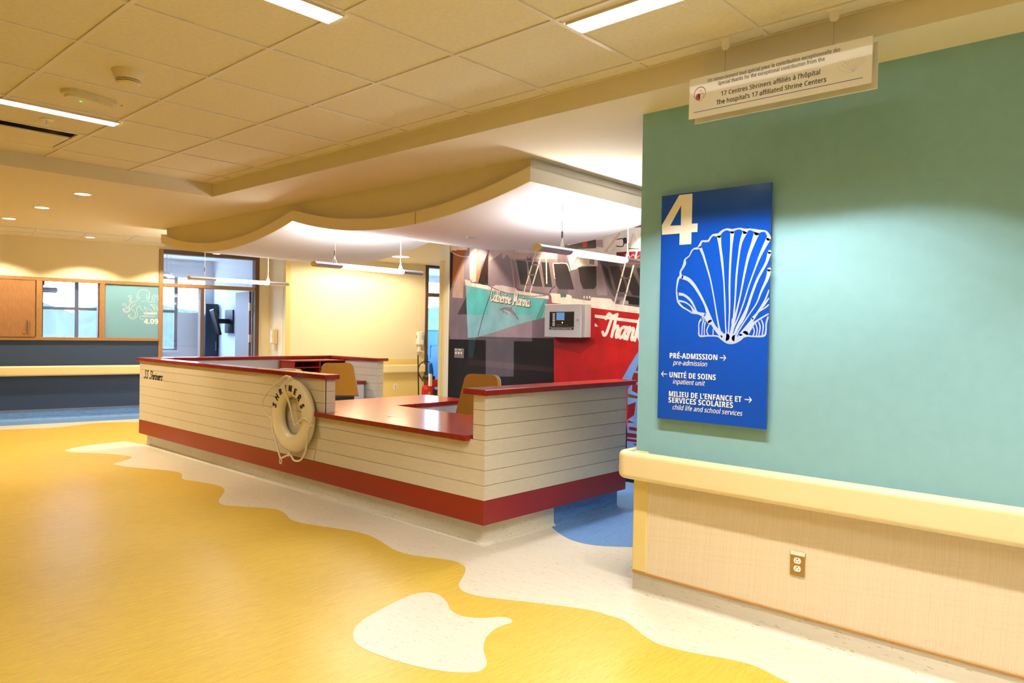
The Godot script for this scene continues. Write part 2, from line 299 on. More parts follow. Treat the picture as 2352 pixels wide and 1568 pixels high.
		for i in (cnt if close else cnt - 1):
			var q = rings[i]
			var w = rings[(i + 1) % cnt]
			for k in sides:
				var l := (k + 1) % sides
				quad_n(q[k][0], q[l][0], w[l][0], w[k][0], q[k][1], q[l][1], w[l][1], w[k][1])
		if not close:
			for e in [0, cnt - 1]:
				var ring := []
				for k in sides: ring.append(rings[e][k][0])
				face(ring, (p[0] - p[1]) if e == 0 else (p[cnt - 1] - p[cnt - 2]))
	func lathe(pr: Array, seg := 24, smooth := false) -> void:
		# profile of (radius, y)
		for i in pr.size() - 1:
			var a: Vector2 = pr[i]
			var b: Vector2 = pr[i + 1]
			var e := b - a
			if e.length() < 1e-7: continue
			var nn := Vector2(e.y, -e.x).normalized()
			var n0 := nn
			var n1 := nn
			if smooth and i > 0: n0 = (nn + Vector2((pr[i] - pr[i - 1]).y, -(pr[i] - pr[i - 1]).x).normalized()).normalized()
			if smooth and i < pr.size() - 2: n1 = (nn + Vector2((pr[i + 2] - pr[i + 1]).y, -(pr[i + 2] - pr[i + 1]).x).normalized()).normalized()
			for k in seg:
				var g := TAU * k / seg
				var h := TAU * (k + 1) / seg
				var cg := Vector3(cos(g), 0, sin(g))
				var ch := Vector3(cos(h), 0, sin(h))
				var up := Vector3.UP
				if a.x > 1e-6: tri(cg * a.x + up * a.y, ch * a.x + up * a.y, ch * b.x + up * b.y, cg * n0.x + up * n0.y, ch * n0.x + up * n0.y, ch * n1.x + up * n1.y)
				if b.x > 1e-6: tri(cg * a.x + up * a.y, ch * b.x + up * b.y, cg * b.x + up * b.y, cg * n0.x + up * n0.y, ch * n1.x + up * n1.y, cg * n1.x + up * n1.y)
	func sweep(path: Array, prof: Array, smooth := true) -> void:
		# plan path of (x, z); the profile of (out, y) goes to the right hand of the path's course
		var cnt := path.size()
		var rings := []
		var m := prof.size()
		for i in cnt:
			var t0: Vector2 = (path[i] - path[max(i - 1, 0)]).normalized()
			var t1: Vector2 = (path[min(i + 1, cnt - 1)] - path[i]).normalized()
			if i == 0: t0 = t1
			if i == cnt - 1: t1 = t0
			var o0 := Vector2(-t0.y, t0.x)
			var o1 := Vector2(-t1.y, t1.x)
			var o := (o0 + o1).normalized()
			var k: float = 1.0 / max(0.3, o.dot(o0))
			var ring := []
			for j in m:
				var q: Vector2 = prof[j]
				var e: Vector2 = prof[(j + 1) % m] - prof[(j - 1 + m) % m]
				var nn := Vector2(e.y, -e.x).normalized()
				ring.append([Vector3(path[i].x + o.x * q.x * k, q.y, path[i].y + o.y * q.x * k), Vector3(o.x * nn.x, nn.y, o.y * nn.x)])
			rings.append(ring)
		for i in cnt - 1:
			for j in m:
				var l := (j + 1) % m
				var A = rings[i]; var B = rings[i + 1]
				if smooth: quad_n(A[j][0], A[l][0], B[l][0], B[j][0], A[j][1], A[l][1], B[l][1], B[j][1])
				else: face([A[j][0], A[l][0], B[l][0], B[j][0]], A[j][1] + A[l][1])
		for e in [0, cnt - 1]:
			var ring := []
			for j in m: ring.append(rings[e][j][0])
			var w: Vector2 = path[0] - path[1] if e == 0 else path[cnt - 1] - path[cnt - 2]
			face(ring, Vector3(w.x, 0, w.y))
	func ribbon(p: Array, z: float) -> void:
		# p of Vector3(x, y, width): a flat painted stroke
		var nn := Vector3(0, 0, 1)
		var l := []
		var r := []
		for i in p.size():
			var t := Vector2(p[min(i + 1, p.size() - 1)].x - p[max(i - 1, 0)].x, p[min(i + 1, p.size() - 1)].y - p[max(i - 1, 0)].y).normalized()
			var o: Vector2 = Vector2(-t.y, t.x) * p[i].z / 2.0
			l.append(Vector3(p[i].x + o.x, p[i].y + o.y, z))
			r.append(Vector3(p[i].x - o.x, p[i].y - o.y, z))
		for i in p.size() - 1:
			quad_n(l[i], r[i], r[i + 1], l[i + 1], nn, nn, nn, nn)
		for e in [0, p.size() - 1]:
			var w: float = p[e].z / 2.0
			for k in 8:
				var g := TAU * k / 8.0
				var h := TAU * (k + 1) / 8.0
				var c := Vector3(p[e].x, p[e].y, z)
				tri(c, c + Vector3(cos(g), sin(g), 0) * w, c + Vector3(cos(h), sin(h), 0) * w, nn, nn, nn)
	func disc(c: Vector3, r: float, depth: float, seg := 16) -> void:
		# disc that faces +z
		var p := PackedVector2Array()
		for k in seg: p.append(Vector2(c.x + cos(TAU * k / seg) * r, c.y + sin(TAU * k / seg) * r))
		prism(p, c.z, c.z + depth)
	func mesh() -> ArrayMesh:
		var a := []
		a.resize(Mesh.ARRAY_MAX)
		a[Mesh.ARRAY_VERTEX] = v
		a[Mesh.ARRAY_NORMAL] = n
		a[Mesh.ARRAY_TEX_UV] = u
		var m := ArrayMesh.new()
		m.add_surface_from_arrays(Mesh.PRIMITIVE_TRIANGLES, a)
		return m

# ---------------------------------------------------------------- node helpers
func numbered(called: String) -> String:
	var k: int = taken.get(called, 0)
	taken[called] = k + 1
	return called if k == 0 else "%s_%03d" % [called, k]

func tag(o: Node, label: String, category: String, group := "") -> void:
	o.set_meta("label", label)
	o.set_meta("category", category)
	if group != "": o.set_meta("group", group)

func thing(called: String, label: String, category: String, at := Vector3.ZERO, turn := 0.0, group := "") -> Node3D:
	var o := Node3D.new()
	o.name = numbered(called)
	add_child(o)
	o.position = at
	o.rotation.y = turn
	tag(o, label, category, group)
	return o

func part(parent: Node, called: String, m, mat: Material, at := Transform3D()) -> MeshInstance3D:
	var o := MeshInstance3D.new()
	o.mesh = m.mesh() if m is MB else m
	o.material_override = mat
	o.name = called
	o.transform = at
	parent.add_child(o, true)
	return o

func struct(called: String, m, mat: Material, label := "", category := "") -> MeshInstance3D:
	var o := part(self, numbered(called), m, mat)
	o.set_meta("kind", "structure")
	if label != "": o.set_meta("label", label)
	if category != "": o.set_meta("category", category)
	return o

func struct_root(called: String, turned := false) -> Node3D:
	var o := Node3D.new()
	o.name = numbered(called)
	add_child(o)
	if turned: o.basis = RB
	o.set_meta("kind", "structure")
	return o

func P(s: float, y: float, c: float) -> Vector3:
	return RB * Vector3(s, y, c)

func dup(root: Node3D, at: Vector3, turn: float, label: String) -> Node3D:
	var r: Node3D = root.duplicate()
	r.name = numbered(String(root.name).rstrip("0123456789").rstrip("_"))
	add_child(r)
	r.position = at
	r.rotation.y = turn
	r.set_meta("label", label)
	return r

func mb() -> MB:
	return MB.new()

func bx(lo: Vector3, hi: Vector3, bev := 0.0) -> MB:
	var m := MB.new()
	m.span(lo, hi, bev)
	return m

func v2(a: Array) -> PackedVector2Array:
	var p := PackedVector2Array()
	for i in range(0, a.size(), 2): p.append(Vector2(a[i], a[i + 1]))
	return p

func smooth2(p: PackedVector2Array, sub := 4, close := false) -> PackedVector2Array:
	var o := PackedVector2Array()
	var c := p.size()
	for i in (c if close else c - 1):
		var p0 := p[(i - 1 + c) % c] if close else p[max(i - 1, 0)]
		var p1 := p[i]
		var p2 := p[(i + 1) % c]
		var p3 := p[(i + 2) % c] if close else p[min(i + 2, c - 1)]
		for k in sub: o.append(p1.cubic_interpolate(p2, p0, p3, float(k) / sub))
	if not close: o.append(p[c - 1])
	return o

func smooth3(p: Array, sub := 4) -> Array:
	var o := []
	var c := p.size()
	for i in c - 1:
		for k in sub: o.append(p[i].cubic_interpolate(p[i + 1], p[max(i - 1, 0)], p[min(i + 2, c - 1)], float(k) / sub))
	o.append(p[c - 1])
	return o

# ---------------------------------------------------------------- materials
func rgb(r: float, g: float, b: float) -> Color:
	return Color(r / 255.0, g / 255.0, b / 255.0)

func mat(called: String, c: Color, rough := 0.6, metal := 0.0, spec := 0.5) -> StandardMaterial3D:
	var m := StandardMaterial3D.new()
	m.resource_name = called
	m.albedo_color = c
	m.roughness = rough
	m.metallic = metal
	m.metallic_specular = spec
	M[called] = m
	return m

func noise_tex(freq: float, lo: Color, hi: Color, seed_ := 1, size := 256, oct := 4) -> NoiseTexture2D:
	var f := FastNoiseLite.new()
	f.seed = seed_
	f.frequency = freq
	f.fractal_octaves = oct
	var g := Gradient.new()
	g.set_color(0, lo)
	g.set_color(1, hi)
	var t := NoiseTexture2D.new()
	t.width = size
	t.height = size
	t.seamless = true
	t.noise = f
	t.color_ramp = g
	return t

func tri_tex(m: StandardMaterial3D, t: Texture2D, sc: Vector3, world := true) -> void:
	m.albedo_texture = t
	m.uv1_triplanar = true
	m.uv1_world_triplanar = world
	m.uv1_scale = sc
	m.uv1_triplanar_sharpness = 8.0

func emit(called: String, c: Color, e: float, base := Color(0.9, 0.9, 0.88)) -> StandardMaterial3D:
	var m := mat(called, base, 0.5)
	m.emission_enabled = true
	m.emission = c
	m.emission_energy_multiplier = e
	return m

func glass(called: String, c: Color, alpha := 0.06) -> StandardMaterial3D:
	var m := mat(called, Color(c.r, c.g, c.b, alpha), 0.03)
	m.transparency = BaseMaterial3D.TRANSPARENCY_ALPHA
	return m

func streak_image(base: Color, vary: float, dashes: int, dark: Color, dash_len: int, seed_: int) -> ImageTexture:
	var s := 512
	var im := Image.create(s, s, false, Image.FORMAT_RGB8)
	var r := RandomNumberGenerator.new()
	r.seed = seed_
	var f := FastNoiseLite.new()
	f.seed = seed_
	f.frequency = 0.02
	for y in s:
		for x in s:
			var k := 1.0 + vary * (f.get_noise_2d(x * 0.35, y * 3.2) + 0.6 * f.get_noise_2d(x * 1.1 + 900, y * 9.0) + 0.35 * r.randf_range(-1, 1))
			im.set_pixel(x, y, Color(base.r * k, base.g * k, base.b * k))
	for i in dashes:
		var x := r.randi() % s
		var y := r.randi() % s
		var l := 2 + r.randi() % dash_len
		var a := r.randf_range(0.15, 0.75)
		for k in l:
			var px := (x + k) % s
			var py := (y + int(k * 0.12)) % s
			im.set_pixel(px, py, im.get_pixel(px, py).lerp(dark, a))
	return ImageTexture.create_from_image(im)

func linen_image(base: Color, vary: float, seed_: int) -> ImageTexture:
	var s := 512
	var im := Image.create(s, s, false, Image.FORMAT_RGB8)
	var r := RandomNumberGenerator.new()
	r.seed = seed_
	var rows := []
	var cols := []
	for i in s:
		rows.append(r.randf_range(-1, 1))
		cols.append(r.randf_range(-1, 1))
	for y in s:
		for x in s:
			var k: float = 1.0 + vary * (rows[(y + (x / 60) * 7) % s] * 0.6 + cols[(x + (y / 90) * 5) % s] * 0.9 + 0.4 * r.randf_range(-1, 1))
			im.set_pixel(x, y, Color(base.r * k, base.g * k, base.b * k))
	return ImageTexture.create_from_image(im)

func make_materials() -> void:
	var m := mat("ceiling_tile", Color.WHITE, 0.9, 0.0, 0.3)
	tri_tex(m, noise_tex(0.08, rgb(222, 212, 184), rgb(232, 223, 196), 3), Vector3(1.5, 1.5, 1.5))
	mat("tee_bar", rgb(226, 216, 196), 0.5)
	mat("gypsum", rgb(228, 217, 188), 0.85, 0.0, 0.3)
	mat("lip_lit_cream", rgb(236, 224, 192), 0.8, 0.0, 0.3)  # soffit cream made paler: the brighter light on the lip is in its colour
	mat("canopy_white", rgb(238, 234, 228), 0.75, 0.0, 0.35)
	m = mat("teal", Color.WHITE, 0.42, 0.0, 0.45)
	tri_tex(m, noise_tex(0.05, rgb(136, 184, 196), rgb(141, 189, 201), 5), Vector3(0.8, 0.8, 0.8))
	m = mat("yellow_floor", Color.WHITE, 0.36, 0.0, 0.42)
	m.albedo_texture = streak_image(rgb(214, 182, 72), 0.05, 2600, rgb(196, 140, 32), 26, 11)
	m.uv1_scale = Vector3(0.9, 1.3, 1)
	m = mat("white_floor", Color.WHITE, 0.38, 0.0, 0.42)
	m.albedo_texture = streak_image(rgb(222, 213, 194), 0.025, 420, rgb(120, 96, 66), 14, 12)
	m.uv1_scale = Vector3(1.0, 1.0, 1)
	m = mat("blue_floor", Color.WHITE, 0.36, 0.0, 0.42)
	m.albedo_texture = streak_image(rgb(112, 154, 208), 0.07, 1800, rgb(48, 88, 150), 22, 13)
	m.uv1_scale = Vector3(0.9, 1.3, 1)
	m = mat("white_cove", Color.WHITE, 0.42, 0.0, 0.42)
	tri_tex(m, streak_image(rgb(232, 224, 204), 0.025, 420, rgb(120, 96, 66), 14, 14), Vector3(1, 1, 1))
	m = mat("blue_cove", Color.WHITE, 0.4, 0.0, 0.42)
	tri_tex(m, M.blue_floor.albedo_texture, Vector3(1, 1, 1))
	m = mat("plank", Color.WHITE, 0.5, 0.0, 0.4)
	tri_tex(m, noise_tex(0.05, rgb(214, 203, 180), rgb(224, 214, 192), 7), Vector3(0.8, 7, 0.8))
	mat("groove", rgb(150, 138, 112), 0.9)
	mat("red_laminate", rgb(150, 36, 22), 0.34, 0.0, 0.5)
	m = mat("red_top", Color.WHITE, 0.2, 0.0, 0.5)
	tri_tex(m, noise_tex(0.03, rgb(140, 34, 26), rgb(156, 44, 32), 8), Vector3(1.2, 1.2, 3))
	mat("white_laminate", rgb(226, 226, 228), 0.45)
	m = mat("wainscot", Color.WHITE, 0.6, 0.0, 0.4)
	tri_tex(m, linen_image(rgb(226, 208, 176), 0.035, 21), Vector3(1.6, 1.6, 1.6))
	mat("rail_cream", rgb(236, 218, 168), 0.36, 0.0, 0.45)
	mat("guard_cream", rgb(230, 206, 132), 0.5, 0.0, 0.4)
	mat("brown_trim", rgb(176, 128, 62), 0.5)
	mat("cream_wall", rgb(232, 220, 186), 0.7, 0.0, 0.35)
	mat("pale_wall", rgb(222, 222, 222), 0.7, 0.0, 0.35)
	mat("navy_wainscot", rgb(52, 72, 104), 0.6, 0.0, 0.4)
	m = mat("frame_wood", Color.WHITE, 0.45)
	tri_tex(m, noise_tex(0.03, rgb(146, 108, 66), rgb(164, 124, 78), 9), Vector3(3, 3, 3))
	mat("door_frame_brown", rgb(92, 68, 46), 0.5)
	m = mat("wood_panel", Color.WHITE, 0.5)
	tri_tex(m, noise_tex(0.04, rgb(142, 98, 60), rgb(166, 120, 78), 10), Vector3(6, 0.6, 6))
	mat("teal_panel", rgb(112, 162, 186), 0.5)
	mat("sign_blue", rgb(6, 76, 190), 0.12, 0.0, 0.5)
	mat("sign_edge", rgb(40, 110, 210), 0.2)
	mat("shell_blue", rgb(172, 190, 232), 0.3)
	mat("sign_white", rgb(244, 240, 226), 0.35)
	mat("acrylic_white", rgb(242, 239, 232), 0.05, 0.0, 0.5)
	mat("acrylic_edge", rgb(236, 220, 150), 0.2)
	mat("ink_black", rgb(34, 30, 30), 0.5)
	mat("ink_glare_grey", rgb(120, 112, 108), 0.5)  # black ink paled: glare over the upper sign lines put into the colour
	mat("ink_blue", rgb(60, 96, 190), 0.5)
	mat("ink_red", rgb(168, 16, 40), 0.5)
	mat("ink_pale", rgb(214, 212, 206), 0.5)
	mat("ring_cream", rgb(238, 226, 190), 0.28, 0.0, 0.5)
	mat("rope_white", rgb(236, 224, 190), 0.7)
	mat("steel", rgb(170, 166, 160), 0.32, 0.9)
	mat("brushed_plate", rgb(178, 150, 96), 0.38, 0.8)
	mat("aluminium", rgb(206, 206, 208), 0.32, 0.75)
	mat("box_grey", rgb(186, 184, 184), 0.45)
	mat("plastic_white", rgb(236, 232, 222), 0.4)
	mat("plastic_cream", rgb(226, 212, 170), 0.5)
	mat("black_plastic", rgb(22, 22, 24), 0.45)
	mat("dark_glass", rgb(30, 28, 24), 0.2)
	mat("ochre", rgb(152, 102, 26), 0.85, 0.0, 0.3)
	M.ochre.rim_enabled = true
	M.ochre.rim = 0.3
	mat("grey_shell", rgb(150, 152, 160), 0.4)
	mat("red_paint", rgb(186, 14, 18), 0.35)
	mat("blue_plastic", rgb(24, 92, 168), 0.4)
	mat("cabinet_blue", rgb(92, 164, 208), 0.45)
	mat("purple_vinyl", rgb(104, 60, 140), 0.35)
	mat("tan_brass", rgb(190, 150, 70), 0.4, 0.6)
	mat("navy_dark", rgb(20, 28, 44), 0.4)
	mat("mullion", rgb(30, 70, 100), 0.45)
	mat("pale_floor", rgb(196, 206, 222), 0.35)
	mat("screen_off", rgb(10, 10, 14), 0.15)
	glass("clear_glass", Color(0.95, 0.98, 1.0), 0.05)
	emit("tube_glow", Color(1.0, 0.98, 0.94), 5.0)
	emit("lens_glow", Color(1.0, 0.98, 0.95), 4.5)
	emit("downlight_glow", Color(1.0, 0.95, 0.86), 8.0)
	emit("led_green", Color(0.3, 1.0, 0.3), 2.0, rgb(60, 220, 80))
	emit("led_yellow", Color(1.0, 0.8, 0.05), 1.6, rgb(250, 200, 20))
	emit("lcd", Color(0.30, 0.52, 0.78), 0.35, rgb(90, 140, 190))

# ---------------------------------------------------------------- lettering
func font(bold: bool, serif := false) -> SystemFont:
	var f := SystemFont.new()
	f.font_names = PackedStringArray(["Droid Serif" if serif else "Droid Sans"])
	f.font_weight = 700 if bold else 400
	return f

func text(parent: Node, called: String, t: String, at: Vector3, width: float, cap: float, mt: Material, bold := false, shear := 0.0, depth := 0.0012, centre := false) -> MeshInstance3D:
	# at: start of the base line; the mesh is fitted to a width and a cap height
	var tm := TextMesh.new()
	tm.font = font(bold)
	tm.font_size = 64
	tm.pixel_size = 0.01
	tm.depth = 0.1
	tm.horizontal_alignment = HORIZONTAL_ALIGNMENT_LEFT
	tm.vertical_alignment = VERTICAL_ALIGNMENT_BOTTOM
	tm.text = t
	var ref := TextMesh.new()
	ref.font = tm.font
	ref.font_size = 64
	ref.pixel_size = 0.01
	ref.depth = 0.1
	ref.vertical_alignment = VERTICAL_ALIGNMENT_BOTTOM
	ref.text = "H"
	var bb := tm.get_aabb()
	var rb := ref.get_aabb()
	var sy := cap / rb.size.y
	var sx := (width / bb.size.x) if width > 0.0 else sy
	var b := Basis(Vector3(sx, 0, 0), Vector3(shear * sy, sy, 0), Vector3(0, 0, depth / 0.1))
	var x0 := bb.position.x
	if centre: x0 = bb.position.x + bb.size.x / 2.0
	var off := Vector3(-x0 * sx - shear * sy * rb.position.y, -rb.position.y * sy, depth / 2.0)
	var o := part(parent, called, tm, mt, Transform3D(b, at + off))
	return o

const GLYPH := {
	"a": [1.15, [[.9, .85, .6, 1, .2, .8, .1, .35, .35, 0, .7, .25, .9, .85], [.95, 1, .85, .3, 1.0, 0, 1.2, .2]]],
	"n": [1.1, [[0, .8, .2, 1, .2, 0], [.2, .5, .5, .95, .8, .9, .8, .3, .9, 0, 1.12, .2]]],
	"h": [1.1, [[.2, 1.9, .2, 0], [.2, .5, .5, .95, .8, .9, .8, .3, .9, 0, 1.12, .2]]],
	"r": [.85, [[0, .8, .2, 1, .2, 0], [.2, .5, .5, .95, .78, .92]]],
	"i": [.5, [[.1, 1, .1, .2, .25, 0, .42, .15], [.15, 1.4, .18, 1.46]]],
	"t": [.7, [[.25, 1.7, .2, .2, .4, 0, .62, .15], [0, 1.05, .58, 1.05]]],
	"e": [.95, [[.1, .5, .7, .65, .7, .9, .45, 1, .15, .75, .1, .35, .35, 0, .85, .2]]],
	"k": [1.0, [[.2, 1.9, .2, 0], [.8, 1, .25, .5, .6, .35, .95, 0]]],
	"s": [.85, [[.7, .9, .45, 1, .2, .8, .55, .45, .5, .1, .1, .05]]],
	"S": [1.3, [[1.1, 1.7, .8, 2, .35, 1.85, .4, 1.3, .9, .9, .85, .3, .4, 0, 0, .3]]],
	"C": [1.35, [[1.2, 1.6, 1.0, 1.95, .5, 1.9, .1, 1.2, .15, .4, .6, 0, 1.2, .35]]],
	"M": [1.85, [[0, .1, .25, 0, .45, 1.9, .85, .5, 1.35, 1.95, 1.4, .2, 1.68, 0]]],
	"T": [1.25, [[0, 1.5, .3, 1.95, .9, 1.8, 1.5, 2.0], [.85, 1.8, .6, .3, .3, 0, 0, .25]]],
	" ": [.7, []]}

func script_strokes(t: String, a: Vector2, b: Vector2, height: float, shear: float) -> Array:
	# strokes of a brush script along the line from a to b
	var w := 0.0
	for ch in t: w += GLYPH[ch][0]
	var dirv := (b - a) / w
	var upv := Vector2(0, height / 2.0)
	var out := []
	var x := 0.0
	for ch in t:
		for sgs in GLYPH[ch][1]:
			var p := PackedVector2Array()
			for i in range(0, sgs.size(), 2): p.append(a + dirv * (x + sgs[i] + shear * sgs[i + 1]) + upv * sgs[i + 1])
			out.append(smooth2(p, 5))
		x += GLYPH[ch][0]
	return out

# ---------------------------------------------------------------- mural print
var mural: Image
const MX0 := -6.75
const MX1 := -2.2
const MH := 2.735
const MPX := 400.0

func mpx(x: float, y: float) -> Vector2:
	return Vector2((x - MX0) * MPX, (MH - y) * MPX)

func fill_poly(p: PackedVector2Array, c: Color, al: float) -> void:
	var y0 := 1e9
	var y1 := -1e9
	for q in p:
		y0 = min(y0, q.y)
		y1 = max(y1, q.y)
	for y in range(max(0, int(y0)), min(mural.get_height(), int(y1) + 1)):
		var xs := []
		var yy := y + 0.5
		for i in p.size():
			var a := p[i]
			var b := p[(i + 1) % p.size()]
			if (a.y <= yy) != (b.y <= yy): xs.append(a.x + (yy - a.y) / (b.y - a.y) * (b.x - a.x))
		xs.sort()
		for k in range(0, xs.size() - 1, 2):
			var l: int = clamp(int(round(xs[k])), 0, mural.get_width())
			var r: int = clamp(int(round(xs[k + 1])), 0, mural.get_width())
			if r <= l: continue
			if al >= 1.0: mural.fill_rect(Rect2i(l, y, r - l, 1), c)
			else:
				for x in range(l, r): mural.set_pixel(x, y, mural.get_pixel(x, y).lerp(c, al))

func brush(p: PackedVector2Array, w: float, c: Color) -> void:
	for i in p.size() - 1:
		var a := p[i]
		var b := p[i + 1]
		var nn := int(a.distance_to(b) / max(0.7, w * 0.25)) + 1
		for k in nn + 1:
			var q := a.lerp(b, float(k) / nn)
			var r: float = max(0.6, w / 2.0)
			for y in range(int(q.y - r), int(q.y + r) + 1):
				var dy := y + 0.5 - q.y
				if abs(dy) > r: continue
				var hw := sqrt(r * r - dy * dy)
				var x0: int = clamp(int(round(q.x - hw)), 0, mural.get_width() - 1)
				var x1: int = clamp(int(round(q.x + hw)), 0, mural.get_width() - 1)
				if y >= 0 and y < mural.get_height() and x1 >= x0: mural.fill_rect(Rect2i(x0, y, x1 - x0 + 1, 1), c)

func paint_mural() -> ImageTexture:
	mural = Image.create(int((MX1 - MX0) * MPX), int(MH * MPX), false, Image.FORMAT_RGB8)
	mural.fill(rgb(112, 94, 100))
	for q in MURAL:
		var p := PackedVector2Array()
		for i in range(4, q.size(), 2):
			var xx: float = q[i]
			if xx > -3.56: xx = MX1   # what leaves the photograph goes on to the end of the wall
			p.append(mpx(xx, q[i + 1]))
		fill_poly(p, rgb(q[0], q[1], q[2]), q[3])
	for q in MLINES:
		var p := PackedVector2Array()
		for i in range(4, q.size(), 2): p.append(mpx(q[i], q[i + 1]))
		brush(smooth2(p, 4), q[3] * MPX, rgb(q[0], q[1], q[2]))
	var names := [["Catherine Marina", SCRIPTS[0], 0.135, 0.2], ["Thank", SCRIPTS[1], 0.23, 0.35]]
	for k in 2:
		var s = names[k][1]
		var end := Vector2(s[2], s[3])
		var st := script_strokes(names[k][0], Vector2(s[0], s[1]), end, names[k][2], names[k][3])
		for pass_ in ([0, 1] if k == 0 else [1]):
			for q in st:
				var p := PackedVector2Array()
				for e in q: p.append(mpx(e.x + (0.006 if pass_ == 0 else 0.0), e.y - (0.006 if pass_ == 0 else 0.0)))
				brush(p, (8.0 if pass_ == 0 else 5.5) if k == 0 else 13.0, rgb(40, 44, 44) if pass_ == 0 else rgb(240, 232, 216))
	var f := FastNoiseLite.new()
	f.seed = 5
	f.frequency = 0.012
	for y in mural.get_height():
		for x in mural.get_width():
			var k := 1.0 + 0.10 * f.get_noise_2d(x, y * 0.6) + 0.05 * f.get_noise_2d(x * 9.0, y * 9.0)
			var c := mural.get_pixel(x, y)
			mural.set_pixel(x, y, Color(c.r * k, c.g * k, c.b * k))
	return ImageTexture.create_from_image(mural)

# ---------------------------------------------------------------- camera, light
func sky_and_camera() -> void:
	var cam := Camera3D.new()
	cam.name = "camera"
	add_child(cam)
	cam.basis = Basis(Vector3.UP, deg_to_rad(42.5)) * Basis(Vector3.RIGHT, deg_to_rad(-0.735)) * Basis(Vector3.BACK, deg_to_rad(1.03))
	cam.position = Vector3(0, 1.48, 0)
	cam.fov = rad_to_deg(2.0 * atan(784.0 / 1684.5))
	cam.near = 0.05
	cam.far = 200.0
	cam.current = true
	var e := Environment.new()
	e.background_mode = Environment.BG_SKY
	var sk := ProceduralSkyMaterial.new()
	sk.sky_top_color = rgb(120, 176, 255)
	sk.sky_horizon_color = rgb(206, 228, 255)
	sk.ground_bottom_color = rgb(150, 172, 190)
	sk.ground_horizon_color = rgb(206, 226, 240)
	sk.sky_energy_multiplier = 1.0
	e.sky = Sky.new()
	e.sky.sky_material = sk
	e.background_energy_multiplier = SKY
	e.tonemap_mode = Environment.TONE_MAPPER_LINEAR
	e.tonemap_exposure = EXPO
	e.sdfgi_enabled = true
	e.ssao_enabled = true
	e.ssil_enabled = true
	var w := WorldEnvironment.new()
	w.name = "world"
	w.environment = e
	add_child(w)

const EXPO := 1.0
const SKY := 26.0
const BAR_E := 0.55       # one spot of a ceiling bar
const WASH_E := 1.8      # the same for the bars along the teal wall
const UP_E := 3.4         # pendant, upwards
const DOWN_E := 2.6       # pendant, downwards
const CAN_E := 3.4        # round downlights

func spot(parent: Node3D, at: Vector3, angle: float, energy: float, c: Color, size := 0.04, blend := 0.12) -> void:
	var l := SpotLight3D.new()
	l.name = "glow_light"
	l.light_color = c
	l.light_energy = energy
	l.spot_range = 30.0
	l.spot_attenuation = 2.0
	l.spot_angle = angle
	l.spot_angle_attenuation = blend
	l.light_size = size
	l.shadow_enabled = true
	l.basis = Basis(Vector3.RIGHT, -PI / 2)
	l.position = at
	parent.add_child(l, true)

func area(parent: Node3D, at: Vector3, size: Vector2, energy: float, c: Color, up := false) -> void:
	var l := AreaLight3D.new()
	l.name = "glow_light"
	l.light_color = c
	l.light_energy = energy
	l.area_size = size
	l.area_range = 30.0
	l.area_attenuation = 2.0
	l.shadow_enabled = true
	l.basis = Basis(Vector3.RIGHT, PI / 2 if up else -PI / 2)
	l.position = at
	parent.add_child(l, true)

const TILE_Y := 2.857

func ceiling_bar(x: float, z: float, length: float, along_x: bool, label: String, energy: float) -> void:
	# base point at one end; runs to +x or +z
	var t := thing("ceiling_light", label, "light", Vector3(x, TILE_Y, z), 0.0, "linear ceiling lights")
	var d := Vector3(length, 0, 0) if along_x else Vector3(0, 0, length)
	var w := Vector3(0, 0, 0.058) if along_x else Vector3(0.058, 0, 0)
	part(t, "lens", bx(-w - Vector3(0, 0.006, 0), d + w + Vector3(0, 0.004, 0), 0.002), M.lens_glow)
	var fr := mb()
	for s in [-1.0, 1.0]: fr.span(w * s * 1.0 - Vector3(0, 0.008, 0), d + w * s * 1.1 + Vector3(0, 0.01, 0))
	part(t, "frame", fr, M.tee_bar)
	for k in 4:
		spot(t, d * (0.125 + 0.25 * k) - Vector3(0, 0.02, 0), 53.0, energy, Color(1.0, 0.98, 0.95))

func downlight(at: Vector3, r: float, label: String, angle: float, energy: float, group := "recessed round downlights") -> void:
	var t := thing("downlight", label, "light", at, 0.0, group)
	var ring := mb()
	ring.lathe([Vector2(r * 0.86, 0.004), Vector2(r * 0.86, -0.006), Vector2(r * 1.05, -0.006), Vector2(r * 1.12, 0.0)], 28)
	part(t, "trim_ring", ring, M.plastic_white)
	var l := mb()
	l.lathe([Vector2(r * 0.88, -0.001), Vector2(0, -0.001)], 28)
	part(t, "lens", l, M.downlight_glow)
	spot(t, Vector3(0, -0.02, 0), angle, energy, Color(1.0, 0.92, 0.78), r * 0.6, 0.25)

# ---------------------------------------------------------------- structure
func cove_profile(h: float, r: float) -> Array:
	# baseboard that sweeps out on to the floor: (out, y)
	var p := [Vector2(0.0, h), Vector2(0.004, h)]
	p.append(Vector2(0.005, r))
	for k in range(1, 7):
		var g := PI / 2 * k / 6.0
		p.append(Vector2(0.005 + r * (1.0 - cos(g)), r * (1.0 - sin(g)) + 0.0004))
	p.append(Vector2(0.005 + r, 0.0))
	p.append(Vector2(0.0, 0.0))
	p.reverse()
	return p

